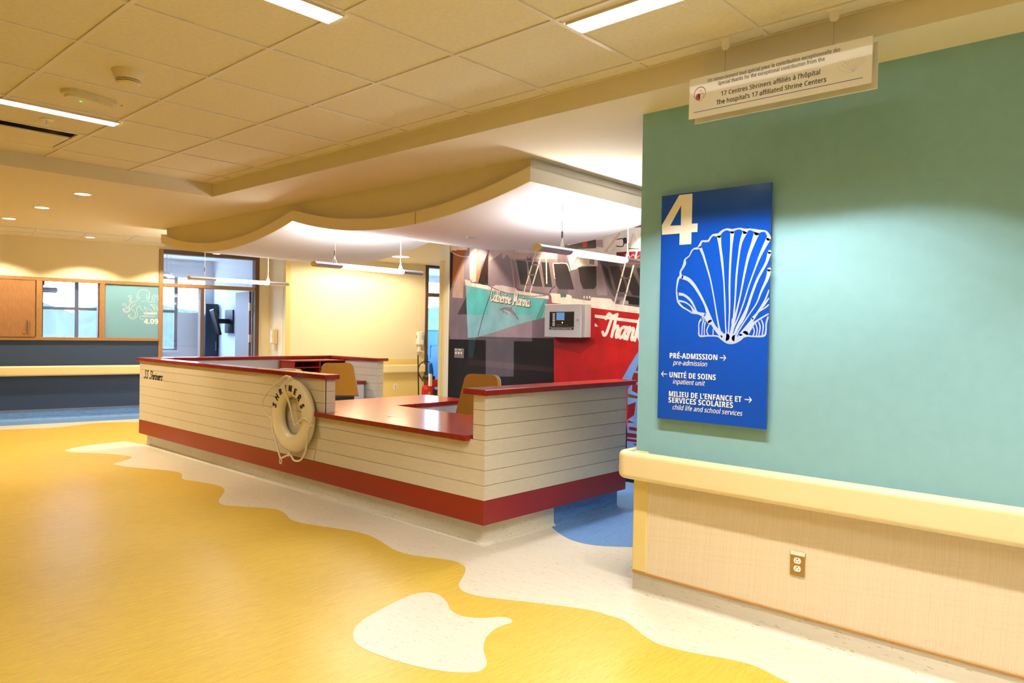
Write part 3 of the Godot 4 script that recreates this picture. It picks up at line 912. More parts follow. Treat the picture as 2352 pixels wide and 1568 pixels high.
func build_floor() -> void:
	var fr := struct_root("floor")
	fr.set_meta("label", "vinyl floor with yellow beach, white shore and blue water shapes")
	var turn := Transform3D(Basis(Vector3(1, 0, 0), Vector3(0, 0, 1), Vector3(0, -1, 0)), Vector3.ZERO)   # polygon x, y -> world x, z; depth -> down
	var base := mb()
	base.span(Vector3(-15, -0.12, -13), Vector3(2.7, 0, 2.4))
	part(fr, "white_vinyl", base, M.white_floor)
	var sheet := func(poly: PackedVector2Array, y: float, called: String, mt: Material, uv_turn: bool) -> void:
		var m := mb()
		var idx := Geometry2D.triangulate_polygon(poly)
		if idx.is_empty(): push_warning("floor sheet failed " + called)
		for i in range(0, idx.size(), 3):
			var q := []
			var uv := []
			for k in 3:
				var e := poly[idx[i + k]]
				q.append(Vector3(e.x, y, e.y))
				uv.append(Vector2(e.y, e.x) if uv_turn else e)
			m.face(q, Vector3.UP, uv)
		for i in poly.size():
			var a := poly[i]
			var b := poly[(i + 1) % poly.size()]
			var o := (b - a).orthogonal()
			m.face([Vector3(a.x, y, a.y), Vector3(b.x, y, b.y), Vector3(b.x, 0, b.y), Vector3(a.x, 0, a.y)], Vector3(o.x, 0, o.y))
		part(fr, called, m, mt)
	var shore := smooth2(v2(SHORE), 5)
	var yel := PackedVector2Array([Vector2(-9.42, -3.66)])
	yel.append_array(shore)
	yel.append_array(PackedVector2Array([Vector2(-1.25, -2.03), Vector2(-0.95, -2.0), Vector2(-0.6, -2.15), Vector2(0.1, -2.2), Vector2(0.9, -2.45), Vector2(2.5, -2.5), Vector2(2.5, 2.2), Vector2(-12.6, 2.2), Vector2(-12.5, 0.0), Vector2(-12.3, -1.6)]))
	yel.append_array(smooth2(v2(BORDER), 5))
	yel.append_array(PackedVector2Array([Vector2(-11.2, -5.2), Vector2(-10.4, -6.2), Vector2(-9.42, -6.2)]))
	sheet.call(yel, 0.0016, "yellow_vinyl", M.yellow_floor, true)
	sheet.call(smooth2(v2(BLOB), 5, true), 0.0026, "white_island", M.white_floor, false)
	var tri := PackedVector2Array([Vector2(-1.78, -1.72), Vector2(-1.70, -1.69), Vector2(-1.58, -1.62), Vector2(-1.6, -1.5), Vector2(-1.8, -1.5)])
	sheet.call(smooth2(tri, 5, true), 0.0026, "white_island", M.white_floor, false)
	var bay := PackedVector2Array([Vector2(-3.6, -4.386)])
	bay.append_array(smooth2(v2(BAY), 5))
	bay.append_array(PackedVector2Array([Vector2(-2.4, -4.6), Vector2(-1.5, -4.8), Vector2(0.5, -4.7), Vector2(2.5, -4.9), Vector2(2.5, -6.2), Vector2(-6.9, -6.2), Vector2(-9.2, -6.15), Vector2(-9.2, -4.386)]))
	sheet.call(bay, 0.0016, "blue_vinyl", M.blue_floor, true)
	var bl := v2(BLUELINE)
	var dirv := (bl[1] - bl[0]).normalized()
	var far := Vector2(-RB.z.x, -RB.z.z) * 1.2
	var strip := PackedVector2Array([bl[0] - dirv * 5.0, bl[0], bl[1], bl[1] + dirv * 1.6, bl[1] + dirv * 1.6 + far, bl[0] - dirv * 5.0 + far])
	sheet.call(strip, 0.0016, "blue_vinyl", M.blue_floor, true)

func build_ceiling() -> void:
	var ce := struct_root("ceiling")
	ce.set_meta("label", "lay-in tile ceiling above a plain plaster soffit")
	# plaster: two slabs round the raised tile field
	var edge := func(z: float) -> float: return (-11.42 - z * sin(deg_to_rad(11.5))) / cos(deg_to_rad(11.5))
	var turn := Transform3D(Basis(Vector3(1, 0, 0), Vector3(0, 0, 1), Vector3(0, -1, 0)), Vector3.ZERO)
	var g := mb()
	g.xf = turn
	# prism depth runs along local z = world -y
	g.prism(PackedVector2Array([Vector2(edge.call(-3.268), -3.268), Vector2(2.65, -3.268), Vector2(2.65, -12.0), Vector2(-10.0, -12.0), Vector2(-10.65 , -9.9), Vector2(P(4.23, 0, -12.4).x, P(4.23, 0, -12.4).z), Vector2(P(4.23, 0, -11.42).x, P(4.23, 0, -11.42).z)]), -3.1, -2.735)
	g.prism(PackedVector2Array([Vector2(edge.call(2.35), 2.35), Vector2(-6.97, 2.35), Vector2(-6.97, -3.268), Vector2(edge.call(-3.268), -3.268)]), -3.1, -2.735)
	part(ce, "plaster_soffit", g, M.gypsum)
	# tile field
	part(ce, "deck", bx(Vector3(-7.0, 2.95, -3.3), Vector3(2.65, 3.1, 2.35)), M.box_grey)
	var xs := [-6.97]
	for k in range(5, -10, -1): xs.append(-3.367 - 0.6435 * k)
	xs = xs.filter(func(q): return q < 2.5)
	xs.append(2.5)
	xs.sort()
	var zs := [-3.268]
	for k in range(3, -6, -1): zs.append(-1.207 - 0.651 * k)
	zs.append(2.2)
	zs = zs.filter(func(q): return q <= 2.2)
	zs.sort()
	var cache := {}
	for i in xs.size() - 1:
		for j in zs.size() - 1:
			var w: float = xs[i + 1] - xs[i]
			var h: float = zs[j + 1] - zs[j]
			if w < 0.03 or h < 0.03: continue
			var cx: float = (xs[i] + xs[i + 1]) / 2.0
			var cz: float = (zs[j] + zs[j + 1]) / 2.0
			var metal: bool = abs(cx + 6.25) < 0.2 and abs(cz + 1.53) < 0.2   # the diffuser sits here
			if metal: continue
			var key := "%.3f %.3f" % [w, h]
			if not cache.has(key): cache[key] = bx(Vector3(-w / 2 + 0.006, 0.004, -h / 2 + 0.006), Vector3(w / 2 - 0.006, 0.02, h / 2 - 0.006), 0.003).mesh()
			part(ce, "tile", cache[key], M.ceiling_tile, Transform3D(Basis(), Vector3(cx, TILE_Y, cz)))
	for x in xs: part(ce, "tee_bar", bx(Vector3(x - 0.012, TILE_Y - 0.002, -3.268), Vector3(x + 0.012, TILE_Y + 0.018, 2.2)), M.tee_bar)
	for z in zs: part(ce, "tee_bar", bx(Vector3(-6.97, TILE_Y - 0.0026, z - 0.012), Vector3(2.5, TILE_Y + 0.0174, z + 0.012)), M.tee_bar)
	# side strip of tiles along the window wall
	var st := struct_root("ceiling", true)
	st.set_meta("label", "narrow strip of ceiling tiles along the far left wall")
	var tm := bx(Vector3(-0.299, 0.004, -0.299), Vector3(0.299, 0.02, 0.299), 0.003).mesh()
	for i in 16:
		for j in 3:
			part(st, "tile", tm, M.ceiling_tile, Transform3D(Basis(), Vector3(4.0 - 0.61 * i, 2.79, -13.03 + 0.61 * j)))
	for i in 17: part(st, "tee_bar", bx(Vector3(4.305 - 0.61 * i - 0.012, 2.788, -13.335), Vector3(4.305 - 0.61 * i + 0.012, 2.806, -11.42)), M.tee_bar)
	for j in 4: part(st, "tee_bar", bx(Vector3(-5.6, 2.7875, -13.335 + 0.61 * j - 0.012), Vector3(4.31, 2.8055, -13.335 + 0.61 * j + 0.012)), M.tee_bar)
	part(st, "deck", bx(Vector3(-5.6, 2.85, -13.4), Vector3(4.31, 3.0, -11.4)), M.box_grey)

func build_walls() -> void:
	# --- teal wall with wainscot, base, guard
	var w := struct("wall_right", bx(Vector3(-2.305, 0, -3.74), Vector3(2.65, 2.735, -3.59)), M.teal, "teal painted wall with a cream fabric-textured dado panel", "wall")
	part(w, "dado_panel", bx(Vector3(-2.225, 0.125, -3.591), Vector3(2.5, 0.79, -3.584), 0.002), M.wainscot)
	part(w, "trim_strip", bx(Vector3(-2.312, 0.116, -3.59), Vector3(2.5, 0.128, -3.577), 0.002), M.brown_trim)
	var cg := mb()
	cg.span(Vector3(-2.312, 0.128, -3.60), Vector3(-2.222, 0.815, -3.580), 0.004)
	cg.span(Vector3(-2.315, 0.128, -3.70), Vector3(-2.300, 0.815, -3.582), 0.004)
	part(w, "corner_guard", cg, M.guard_cream)
	part(w, "dado_cap", bx(Vector3(-2.30, 0.786, -3.592), Vector3(2.5, 0.80, -3.580), 0.003), M.rail_cream)
	var bb := mb()
	bb.sweep([Vector2(-2.305, -3.74), Vector2(-2.305, -3.59), Vector2(2.5, -3.59)], cove_profile(0.118, 0.03))
	struct("baseboard_right", bb, M.white_cove)
	# --- mural wall
	struct("wall_back", bx(Vector3(-6.92, 0, -6.36), Vector3(2.65, 2.735, -6.205)), M.cream_wall, "end wall that carries the printed fishing boat mural", "wall")
	var mm := mat("mural_print", Color.WHITE, 0.32, 0.0, 0.45)
	mm.albedo_texture = paint_mural()
	var mu := mb()
	mu.face([Vector3(MX0, 0, -6.2), Vector3(MX1, 0, -6.2), Vector3(MX1, MH, -6.2), Vector3(MX0, MH, -6.2)], Vector3(0, 0, 1), [Vector2(0, 1), Vector2(1, 1), Vector2(1, 0), Vector2(0, 0)])
	var back := bx(Vector3(MX0, 0.0, -6.206), Vector3(MX1, MH, -6.2005))
	var pan := part(self, numbered("wall_mural"), back, M.ink_black)
	tag(pan, "floor to ceiling printed mural of two moored fishing boats with big pale 4", "mural")
	part(pan, "print", mu, mm)
	var eg := mb()
	eg.span(Vector3(-6.935, 0, -6.30), Vector3(-6.83, 2.36, -6.19), 0.004)
	var post := struct("trim_1", eg, M.guard_cream, "yellow corner guard beside the mural", "corner guard")
	part(post, "joint_line", bx(Vector3(-6.872, 0.0, -6.192), Vector3(-6.868, 2.36, -6.1895)), M.brown_trim)
	struct("trim_2", bx(Vector3(-6.83, 0, -6.22), Vector3(-6.752, 2.735, -6.192), 0.003), M.cream_wall, "pale strip between corner guard and mural", "trim")
	struct("wall_side", bx(Vector3(-6.92, 0, -12.0), Vector3(-6.77, 2.735, -6.36)), M.cream_wall)
	struct("wall_end", bx(Vector3(-10.8, 0, -12.0), Vector3(-6.77, 2.735, -11.85)), M.cream_wall)
	struct("wall_east", bx(Vector3(2.5, 0, -6.4), Vector3(2.65, 3.0, 2.35)), M.cream_wall)
	struct("wall_rear", bx(Vector3(-15.0, 0, 2.2), Vector3(2.65, 3.0, 2.35)), M.cream_wall)
	# --- window wall (turned frame)
	var wl := mb()
	for r in [[-6.2, 0.0, 0.765, 2.85], [0.765, 0.0, 1.55, 1.245], [0.765, 2.165, 1.55, 2.85], [1.55, 0.0, 2.42, 2.85], [2.42, 2.75, 4.05, 2.85], [4.05, 0.0, 4.40, 2.85]]:
		wl.span(Vector3(r[0], r[1], -13.5), Vector3(r[2], r[3], -13.335))
	var lw := struct("wall_left", wl, M.cream_wall, "cream far left wall above a navy dado", "wall")
	lw.basis = RB
	part(lw, "navy_dado", bx(Vector3(-6.2, 0.165, -13.34), Vector3(2.41, 1.23, -13.326)), M.navy_wainscot)
	part(lw, "base_strip", bx(Vector3(-6.2, 0.158, -13.34), Vector3(2.41, 0.166, -13.322)), M.steel)
	var b2 := mb()
	var pr := cove_profile(0.158, 0.05)
	b2.sweep([Vector2(-6.2, -13.335), Vector2(2.41, -13.335)], pr)
	var bl := struct("baseboard_left", b2, M.blue_cove)
	bl.basis = RB
	# return and cream wall
	var cw := mb()
	cw.span(Vector3(4.23, 0, -13.4), Vector3(4.40, 2.85, -12.41))
	for r in [[4.23, 0.0, 6.93, 2.85], [6.93, 2.745, 8.0, 2.85], [8.0, 0.0, 9.9, 2.85]]:
		cw.span(Vector3(r[0], r[1], -12.55), Vector3(r[2], r[3], -12.4))
	var cwn := struct("wall_corridor", cw, M.cream_wall, "cream corridor wall behind the reception desk", "wall")
	cwn.basis = RB
	part(cwn, "corner_guard", bx(Vector3(4.215, 0.1, -12.46), Vector3(4.30, 2.735, -12.385), 0.004), M.guard_cream)
	part(cwn, "dado_panel", bx(Vector3(4.30, 0.12, -12.402), Vector3(6.92, 0.94, -12.392), 0.002), M.guard_cream)

func rail_profile(y0: float, y1: float, out0: float, out1: float) -> Array:
	# rounded bumper rail: (out, y)
	var r := 0.028
	var p := []
	for c in [[out1 - r, y1 - r, 0.0], [out0 + 0.01, y1 - 0.01, 90.0], [out0 + 0.01, y0 + 0.01, 180.0], [out1 - r, y0 + r, 270.0]]:
		var rr: float = r if c[2] == 0.0 or c[2] == 270.0 else 0.01
		for k in 6:
			var g := deg_to_rad(c[2] + 90.0 * k / 5.0)
			p.append(Vector2(c[0] + cos(g) * rr, c[1] + sin(g) * rr))
	return p

func arc2(c: Vector2, r: float, a0: float, a1: float, nn := 8) -> Array:
	var o := []
	for k in nn + 1:
		var g := deg_to_rad(lerp(a0, a1, float(k) / nn))
		o.append(c + Vector2(cos(g), sin(g)) * r)
	return o

func build_rails() -> void:
	# right-hand rail wraps round the end of the teal wall
	var t := thing("handrail", "cream bumper handrail wrapping round the end of the teal wall", "handrail", Vector3.ZERO, 0.0, "cream bumper handrails")
	# path is the centre line; out runs away from the wall
	var path := [Vector2(2.5, -3.545)]
	path.append_array(arc2(Vector2(-2.31, -3.585), 0.04, 90, 180, 8))
	path.append_array(arc2(Vector2(-2.31, -3.745), 0.04, 180, 270, 8))
	path.append(Vector2(-1.9, -3.785))
	path.reverse()
	var m := mb()
	m.sweep(path, rail_profile(0.66, 0.815, -0.012, 0.05))
	part(t, "rail", m, M.rail_cream)
	for x in [-2.0, -1.1, -0.2, 0.7, 1.6]:
		part(t, "bracket", bx(Vector3(x - 0.04, 0.70, -3.588), Vector3(x + 0.04, 0.78, -3.55), 0.004), M.rail_cream)
	var ends := [[-6.1, 2.38, -13.335, "cream bumper handrail on the navy dado of the far left wall"], [4.32, 6.9, -12.4, "cream bumper handrail on the corridor wall behind the desk"]]
	for e in ends:
		var h := thing("handrail", e[3], "handrail", P(e[0], 0, e[2]), deg_to_rad(TURN), "cream bumper handrails")
		var k := mb()
		k.sweep([Vector2(0, 0.045), Vector2(e[1] - e[0], 0.045)], rail_profile(0.682, 0.834, -0.012, 0.05))
		part(h, "rail", k, M.rail_cream)
		for q in 4:
			var x: float = lerp(0.3, e[1] - e[0] - 0.3, q / 3.0)
			part(h, "bracket", bx(Vector3(x - 0.04, 0.71, 0.0), Vector3(x + 0.04, 0.80, 0.04), 0.004), M.navy_dark if e[2] < -13 else M.rail_cream)

# ---------------------------------------------------------------- canopy
func build_canopy() -> void:
	var t := thing("wave_canopy", "white wave-shaped canopy of two hanging curves over the reception desk", "canopy", Vector3(0, 0, 0))
	var lo := PackedVector2Array()
	var hi := PackedVector2Array()
	for bay in [[-9.8, -6.615], [-6.615, -3.455]]:
		var m: float = (bay[0] + bay[1]) / 2.0
		var h: float = (bay[1] - bay[0]) / 2.0
		var s := 0.203
		var R := (h * h + s * s) / (2 * s)
		for k in 33:
			if bay[0] > -9 and k == 0: continue
			var x: float = lerp(bay[0], bay[1], k / 32.0)
			var dy := R - sqrt(R * R - (x - m) * (x - m))
			lo.append(Vector2(x, 2.352 + dy))
			hi.append(Vector2(x, 2.455 + dy * 1.04))
	var z0 := -3.93
	var z1 := -5.8
	# shell: strips of smooth faces
	var sh := mb()
	for i in lo.size() - 1:
		var a := lo[i]; var b := lo[i + 1]; var c := hi[i]; var d := hi[i + 1]
		sh.face([Vector3(a.x, a.y, z0 - 0.02), Vector3(b.x, b.y, z0 - 0.02), Vector3(b.x, b.y, z1), Vector3(a.x, a.y, z1)], Vector3.DOWN)
		sh.face([Vector3(c.x, c.y, z0 - 0.02), Vector3(d.x, d.y, z0 - 0.02), Vector3(d.x, d.y, z1), Vector3(c.x, c.y, z1)], Vector3.UP)
		sh.face([Vector3(a.x, a.y, z1), Vector3(b.x, b.y, z1), Vector3(d.x, d.y, z1), Vector3(c.x, c.y, z1)], Vector3(0, 0, -1))
	part(t, "curved_underside", sh, M.canopy_white)
	var lip := mb()
	for i in lo.size() - 1:
		var a := lo[i]; var b := lo[i + 1]; var c := hi[i]; var d := hi[i + 1]
		lip.face([Vector3(a.x, a.y, z0), Vector3(b.x, b.y, z0), Vector3(d.x, d.y, z0), Vector3(c.x, c.y, z0)], Vector3(0, 0, 1))
		lip.face([Vector3(a.x, a.y, z0), Vector3(b.x, b.y, z0), Vector3(b.x, b.y, z0 - 0.02), Vector3(a.x, a.y, z0 - 0.02)], Vector3.DOWN)
		lip.face([Vector3(c.x, c.y, z0), Vector3(d.x, d.y, z0), Vector3(d.x, d.y, z0 - 0.02), Vector3(c.x, c.y, z0 - 0.02)], Vector3.UP)
	part(t, "front_lip", lip, M.lip_lit_cream)
	var e := lo.size() - 1
	var side := mb()
	side.face([Vector3(lo[e].x, lo[e].y, z0), Vector3(lo[e].x, lo[e].y, z1), Vector3(hi[e].x - 0.012, hi[e].y, z1), Vector3(hi[e].x - 0.012, hi[e].y, z0)], Vector3.RIGHT)
	var side2 := mb()
	side2.face([Vector3(lo[0].x, lo[0].y, z0), Vector3(lo[0].x, lo[0].y, z1), Vector3(hi[0].x, hi[0].y, z1), Vector3(hi[0].x, hi[0].y, z0)], Vector3.LEFT)
	part(t, "side_lip", side, M.canopy_white)
	part(t, "side_lip", side2, M.canopy_white)
	# infill between lip and ceiling, set back
	var fa := PackedVector2Array()
	for q in hi: fa.append(Vector2(clamp(q.x, -9.76, -3.50), q.y))
	fa.append(Vector2(-3.50, 2.735))
	fa.append(Vector2(-9.76, 2.735))
	var f := mb()
	f.prism(fa, -4.02, -3.985)
	part(t, "front_fascia", f, M.gypsum)
	part(t, "side_fascia", bx(Vector3(-3.53, 2.64, -5.76), Vector3(-3.50, 2.735, -4.02)), M.canopy_white)
	part(t, "side_fascia", bx(Vector3(-9.76, 2.64, -5.76), Vector3(-9.73, 2.735, -4.02)), M.canopy_white)
	part(t, "joint", bx(Vector3(-4.712, 2.36, -3.935), Vector3(-4.706, 2.458, -3.9285)), M.groove)
	# small round cover plates under the canopy
	for q in [[-8.13, -4.84], [-4.92, -4.78], [-8.82, -4.2]]:
		var m: float = -8.2075 if q[0] < -6.6 else -5.035
		var R := (1.59 * 1.59 + 0.203 * 0.203) / 0.406
		var y: float = 2.352 + R - sqrt(R * R - (q[0] - m) * (q[0] - m))
		var c := thing("cover_plate", "small silver round cover plate under the canopy " + ("near its left lamp" if q[0] > -8.5 and q[0] < -7 else ("in the right wave" if q[0] > -6 else "at its left end")), "cover plate", Vector3(q[0], y + 0.002, q[1]), 0.0, "round plates under the canopy")
		var d := mb()
		d.lathe([Vector2(0.048, 0.0), Vector2(0.045, -0.008), Vector2(0, -0.010)], 20)
		part(c, "disc", d, M.aluminium)

func pendant(x: float, y: float, za: float, zb: float, la: float, lb: float, wires: Array, label: String) -> void:
	var t := thing("pendant_lamp", label, "lamp", Vector3(x, y, 0), 0.0, "tube pendant lamps over the desk")
	var oval := func(z0: float, z1: float) -> MB:
		var m := mb()
		var seg := 20
		for k in seg:
			var g := TAU * k / seg
			var h := TAU * (k + 1) / seg
			var a := Vector3(cos(g) * 0.048, sin(g) * 0.027, 0)
			var b := Vector3(cos(h) * 0.048, sin(h) * 0.027, 0)
			var na := Vector3(cos(g) / 0.048, sin(g) / 0.027, 0).normalized()
			var nb := Vector3(cos(h) / 0.048, sin(h) / 0.027, 0).normalized()
			m.quad_n(a + Vector3(0, 0, z0), b + Vector3(0, 0, z0), b + Vector3(0, 0, z1), a + Vector3(0, 0, z1), na, nb, nb, na)
			for z in [z0, z1]: m.tri(Vector3(0, 0, z), a + Vector3(0, 0, z), b + Vector3(0, 0, z), Vector3(0, 0, 1 if z == z0 else -1), Vector3(0, 0, 1 if z == z0 else -1), Vector3(0, 0, 1 if z == z0 else -1))
		return m
	part(t, "housing", oval.call(za, la), M.aluminium)
	part(t, "glowing_tube", oval.call(la, lb), M.tube_glow)
	part(t, "housing", oval.call(lb, zb), M.aluminium)
	part(t, "end_cap", oval.call(za + 0.012, za), M.plastic_cream)
	part(t, "end_cap", oval.call(zb, zb - 0.012), M.plastic_cream)
	for w in wires:
		var b := mb()
		b.tube([Vector3(0, 0.025, w[0]), Vector3(0, w[1] - y, w[0])], 0.0035, 6)
		b.tube([Vector3(0, 0.02, w[0] - 0.03), Vector3(0, 0.09, w[0])], 0.003, 6)
		b.tube([Vector3(0, 0.02, w[0] + 0.03), Vector3(0, 0.09, w[0])], 0.003, 6)
		part(t, "suspension_wire", b, M.plastic_white)
		var g := mb()
		g.lathe([Vector2(0.008, 0), Vector2(0.008, 0.05), Vector2(0, 0.05)], 10)
		part(t, "gripper", g, M.steel, Transform3D(Basis(), Vector3(0, 0.10, w[0])))
	var c := Color(0.98, 0.98, 1.0)
	area(t, Vector3(0, 0.031, (la + lb) / 2), Vector2(0.09, la - lb), UP_E, c, true)
	area(t, Vector3(0, -0.031, (la + lb) / 2), Vector2(0.09, la - lb), DOWN_E, c, false)

# ---------------------------------------------------------------- reception desk
const PL0 := 0.323
const PLH := 0.1031

func planks(parent: Node, k0: int, k1: int, a: Vector3, b: Vector3, out: Vector3, top := 1.045) -> void:
	# boards between two plan points, standing 12 mm proud of the carcass
	var d := (b - a)
	var l := d.length()
	var bs := Basis(d / l, Vector3.UP, out)
	for k in range(k0, k1):
		var y0 := PL0 + PLH * k + 0.0014
		var y1: float = min(PL0 + PLH * (k + 1) - 0.0014, top)
		var m := bx(Vector3(0, y0, -0.012), Vector3(l, y1, 0.0), 0.0015)
		part(parent, "plank", m, M.plank, Transform3D(bs, a))

func build_desk() -> void:
	var t := thing("reception_desk", "long ship-like reception desk of cream planks with red counters and red band", "reception desk")
	var F := -3.558
	var R := -3.494
	var L := -9.45
	# carcass behind the boards
	var ca := mb()
	ca.span(Vector3(L, 0.156, -3.655), Vector3(-5.435, 1.045, F - 0.011))
	ca.span(Vector3(-5.435, 0.156, -3.655), Vector3(R - 0.011, 0.722, F - 0.011))
	ca.span(Vector3(-3.605, 0.156, -5.27), Vector3(R - 0.011, 1.045, F - 0.011))
	ca.span(Vector3(L, 0.156, -6.33), Vector3(-9.34, 1.045, -3.655))
	ca.span(Vector3(-9.34, 0.156, -6.33), Vector3(-8.24, 1.045, -6.235))
	part(t, "carcass", ca, M.groove)
	part(t, "inner_panel", bx(Vector3(-9.342, 0.1, -6.235), Vector3(-9.33, 1.04, -3.655)), M.white_laminate)
	part(t, "inner_panel", bx(Vector3(-5.44, 0.1, -3.67), Vector3(-9.33, 1.04, -3.654)), M.white_laminate)
	part(t, "inner_panel", bx(Vector3(-3.62, 0.1, -5.27), Vector3(-3.604, 1.04, -3.66)), M.white_laminate)
	# boards
	planks(t, 4, 7, Vector3(L, 0, F), Vector3(-5.423, 0, F), Vector3(0, 0, 1))
	planks(t, 0, 4, Vector3(L, 0, F), Vector3(R - 0.001, 0, F), Vector3(0, 0, 1))
	planks(t, 4, 7, Vector3(-3.611, 0, F), Vector3(R - 0.001, 0, F), Vector3(0, 0, 1))
	planks(t, 0, 7, Vector3(R, 0, F - 0.001), Vector3(R, 0, -5.275), Vector3(1, 0, 0))
	planks(t, 4, 7, Vector3(-5.423, 0, F - 0.001), Vector3(-5.423, 0, -3.66), Vector3(1, 0, 0))
	planks(t, 4, 7, Vector3(-3.608, 0, -3.66), Vector3(-3.608, 0, F - 0.013), Vector3(-1, 0, 0))
	planks(t, 0, 7, Vector3(-9.32, 0, -6.223), Vector3(-8.23, 0, -6.223), Vector3(0, 0, 1))
	planks(t, 0, 7, Vector3(-8.229, 0, -6.224), Vector3(-8.229, 0, -6.335), Vector3(1, 0, 0))
	planks(t, 0, 7, Vector3(L - 0.012, 0, -6.33), Vector3(L - 0.012, 0, F), Vector3(-1, 0, 0))
	# red band
	part(t, "red_band", bx(Vector3(L - 0.014, 0.156, F - 0.02), Vector3(R + 0.002, 0.322, F + 0.002), 0.0015), M.red_laminate)
	part(t, "red_band", bx(Vector3(R - 0.02, 0.156, -5.28), Vector3(R + 0.002, 0.322, F - 0.0205), 0.0015), M.red_laminate)
	part(t, "red_band", bx(Vector3(L - 0.014, 0.156, -6.33), Vector3(L + 0.01, 0.322, F - 0.0205), 0.0015), M.red_laminate)
	# counters
	part(t, "counter_cap", bx(Vector3(-9.5, 1.045, -3.68), Vector3(-5.385, 1.085, -3.53), 0.003), M.red_top)
	part(t, "counter_cap", bx(Vector3(-3.69, 1.045, -5.38), Vector3(-3.468, 1.085, -3.53), 0.003), M.red_top)
	part(t, "counter_cap", bx(Vector3(-9.5, 1.045, -6.36), Vector3(-9.30, 1.085, -3.681), 0.003), M.red_top)
	part(t, "counter_cap", bx(Vector3(-9.299, 1.045, -6.36), Vector3(-8.15, 1.085, -6.19), 0.003), M.red_top)
	var wt := mb()
	var poly := PackedVector2Array([Vector2(-5.525, -3.51), Vector2(-3.637, -3.51), Vector2(-3.637, -3.66), Vector2(-3.63, -4.42), Vector2(-5.54, -4.42), Vector2(-5.54, -5.42), Vector2(-6.28, -5.42), Vector2(-6.28, -3.672), Vector2(-5.41, -3.672), Vector2(-5.41, -3.557), Vector2(-5.525, -3.557)])
	wt.xf = Transform3D(Basis(Vector3(1, 0, 0), Vector3(0, 0, 1), Vector3(0, -1, 0)), Vector3.ZERO)
	wt.prism(poly, -0.76, -0.722)
	part(t, "worktop", wt, M.red_top)
	var gm := mb()
	gm.lathe([Vector2(0.034, 0.0), Vector2(0.032, 0.004), Vector2(0.02, 0.004), Vector2(0, 0.003)], 24)
	part(t, "cable_grommet", gm, M.steel, Transform3D(Basis(), Vector3(-4.878, 0.76, -3.846)))
	part(t, "cable_grommet", gm.mesh(), M.steel, Transform3D(Basis(), Vector3(-5.9, 0.76, -3.80)))
	part(t, "modesty_panel", bx(Vector3(-5.58, 0.05, -5.4), Vector3(-5.56, 0.722, -4.44)), M.white_laminate)
	part(t, "modesty_panel", bx(Vector3(-6.26, 0.05, -5.38), Vector3(-5.58, 0.722, -5.36)), M.white_laminate)
	# side worktop with drawer unit
	part(t, "side_worktop", bx(Vector3(-9.32, 0.722, -6.21), Vector3(-8.45, 0.76, -5.2), 0.003), M.red_top)
	# toe kick, white then blue
	part(t, "toe_kick", toe([Vector2(-3.555, -4.386), Vector2(-3.555, -3.634), Vector2(-9.40, -3.634), Vector2(-9.40, -6.3)]), M.white_cove)
	part(t, "toe_kick", toe([Vector2(-3.555, -5.24), Vector2(-3.555, -4.386)]), M.blue_cove)
	part(t, "plinth", bx(Vector3(-9.40, 0, -5.24), Vector3(-3.60, 0.156, -3.68)), M.groove)
	# name on the bow
	var ss := mb()
	for q in script_strokes("SS Shriners", Vector2(-9.33, 0.842), Vector2(-8.79, 0.842), 0.095, 0.3):
		var p := []
		for e in q: p.append(Vector3(e.x, e.y, 0.016))
		ss.ribbon(p, -3.5575)
	part(t, "name_lettering", ss, M.ink_black)
	# drawer pedestal
	var d := thing("drawer_unit", "white drawer pedestal under the small red side worktop", "drawer unit", Vector3(-8.75, 0, -5.95))
	part(d, "body", bx(Vector3(-0.28, 0.02, -0.24), Vector3(0.262, 0.72, 0.24), 0.003), M.white_laminate)
	for k in 3: part(d, "drawer", bx(Vector3(0.264, 0.03 + 0.235 * k, -0.235), Vector3(0.282, 0.255 + 0.225 * k, 0.03), 0.002), M.white_laminate)
	part(d, "door", bx(Vector3(0.264, 0.03, 0.036), Vector3(0.282, 0.715, 0.235), 0.002), M.white_laminate)
	# pigeonholes
	var g := thing("pigeonhole_rack", "dark red pigeonhole shelf standing in the back corner of the desk", "shelf", Vector3(-9.0, 0.762, -5.75))
	part(g, "back_board", bx(Vector3(-0.26, 0, -0.42), Vector3(-0.245, 0.275, 0.42)), M.red_laminate)
	part(g, "top_board", bx(Vector3(-0.26, 0.259, -0.42), Vector3(0.1, 0.275, 0.42), 0.002), M.red_laminate)
	for z in [-0.412, 0.0, 0.404]: part(g, "divider", bx(Vector3(-0.245, 0.0, z - 0.008), Vector3(0.098, 0.259, z + 0.008), 0.001), M.red_laminate)
	for y in [0.0, 0.085, 0.172]: part(g, "shelf", bx(Vector3(-0.245, y, -0.404), Vector3(0.096, y + 0.014, 0.396), 0.001), M.red_laminate)

func toe(path: Array) -> MB:
	var m := mb()
	var pf := []
	for q in cove_profile(0.156, 0.035): pf.append(Vector2(q.x, q.y))
	var rev := path.duplicate()
	rev.reverse()
	m.sweep(rev, pf)
	return m

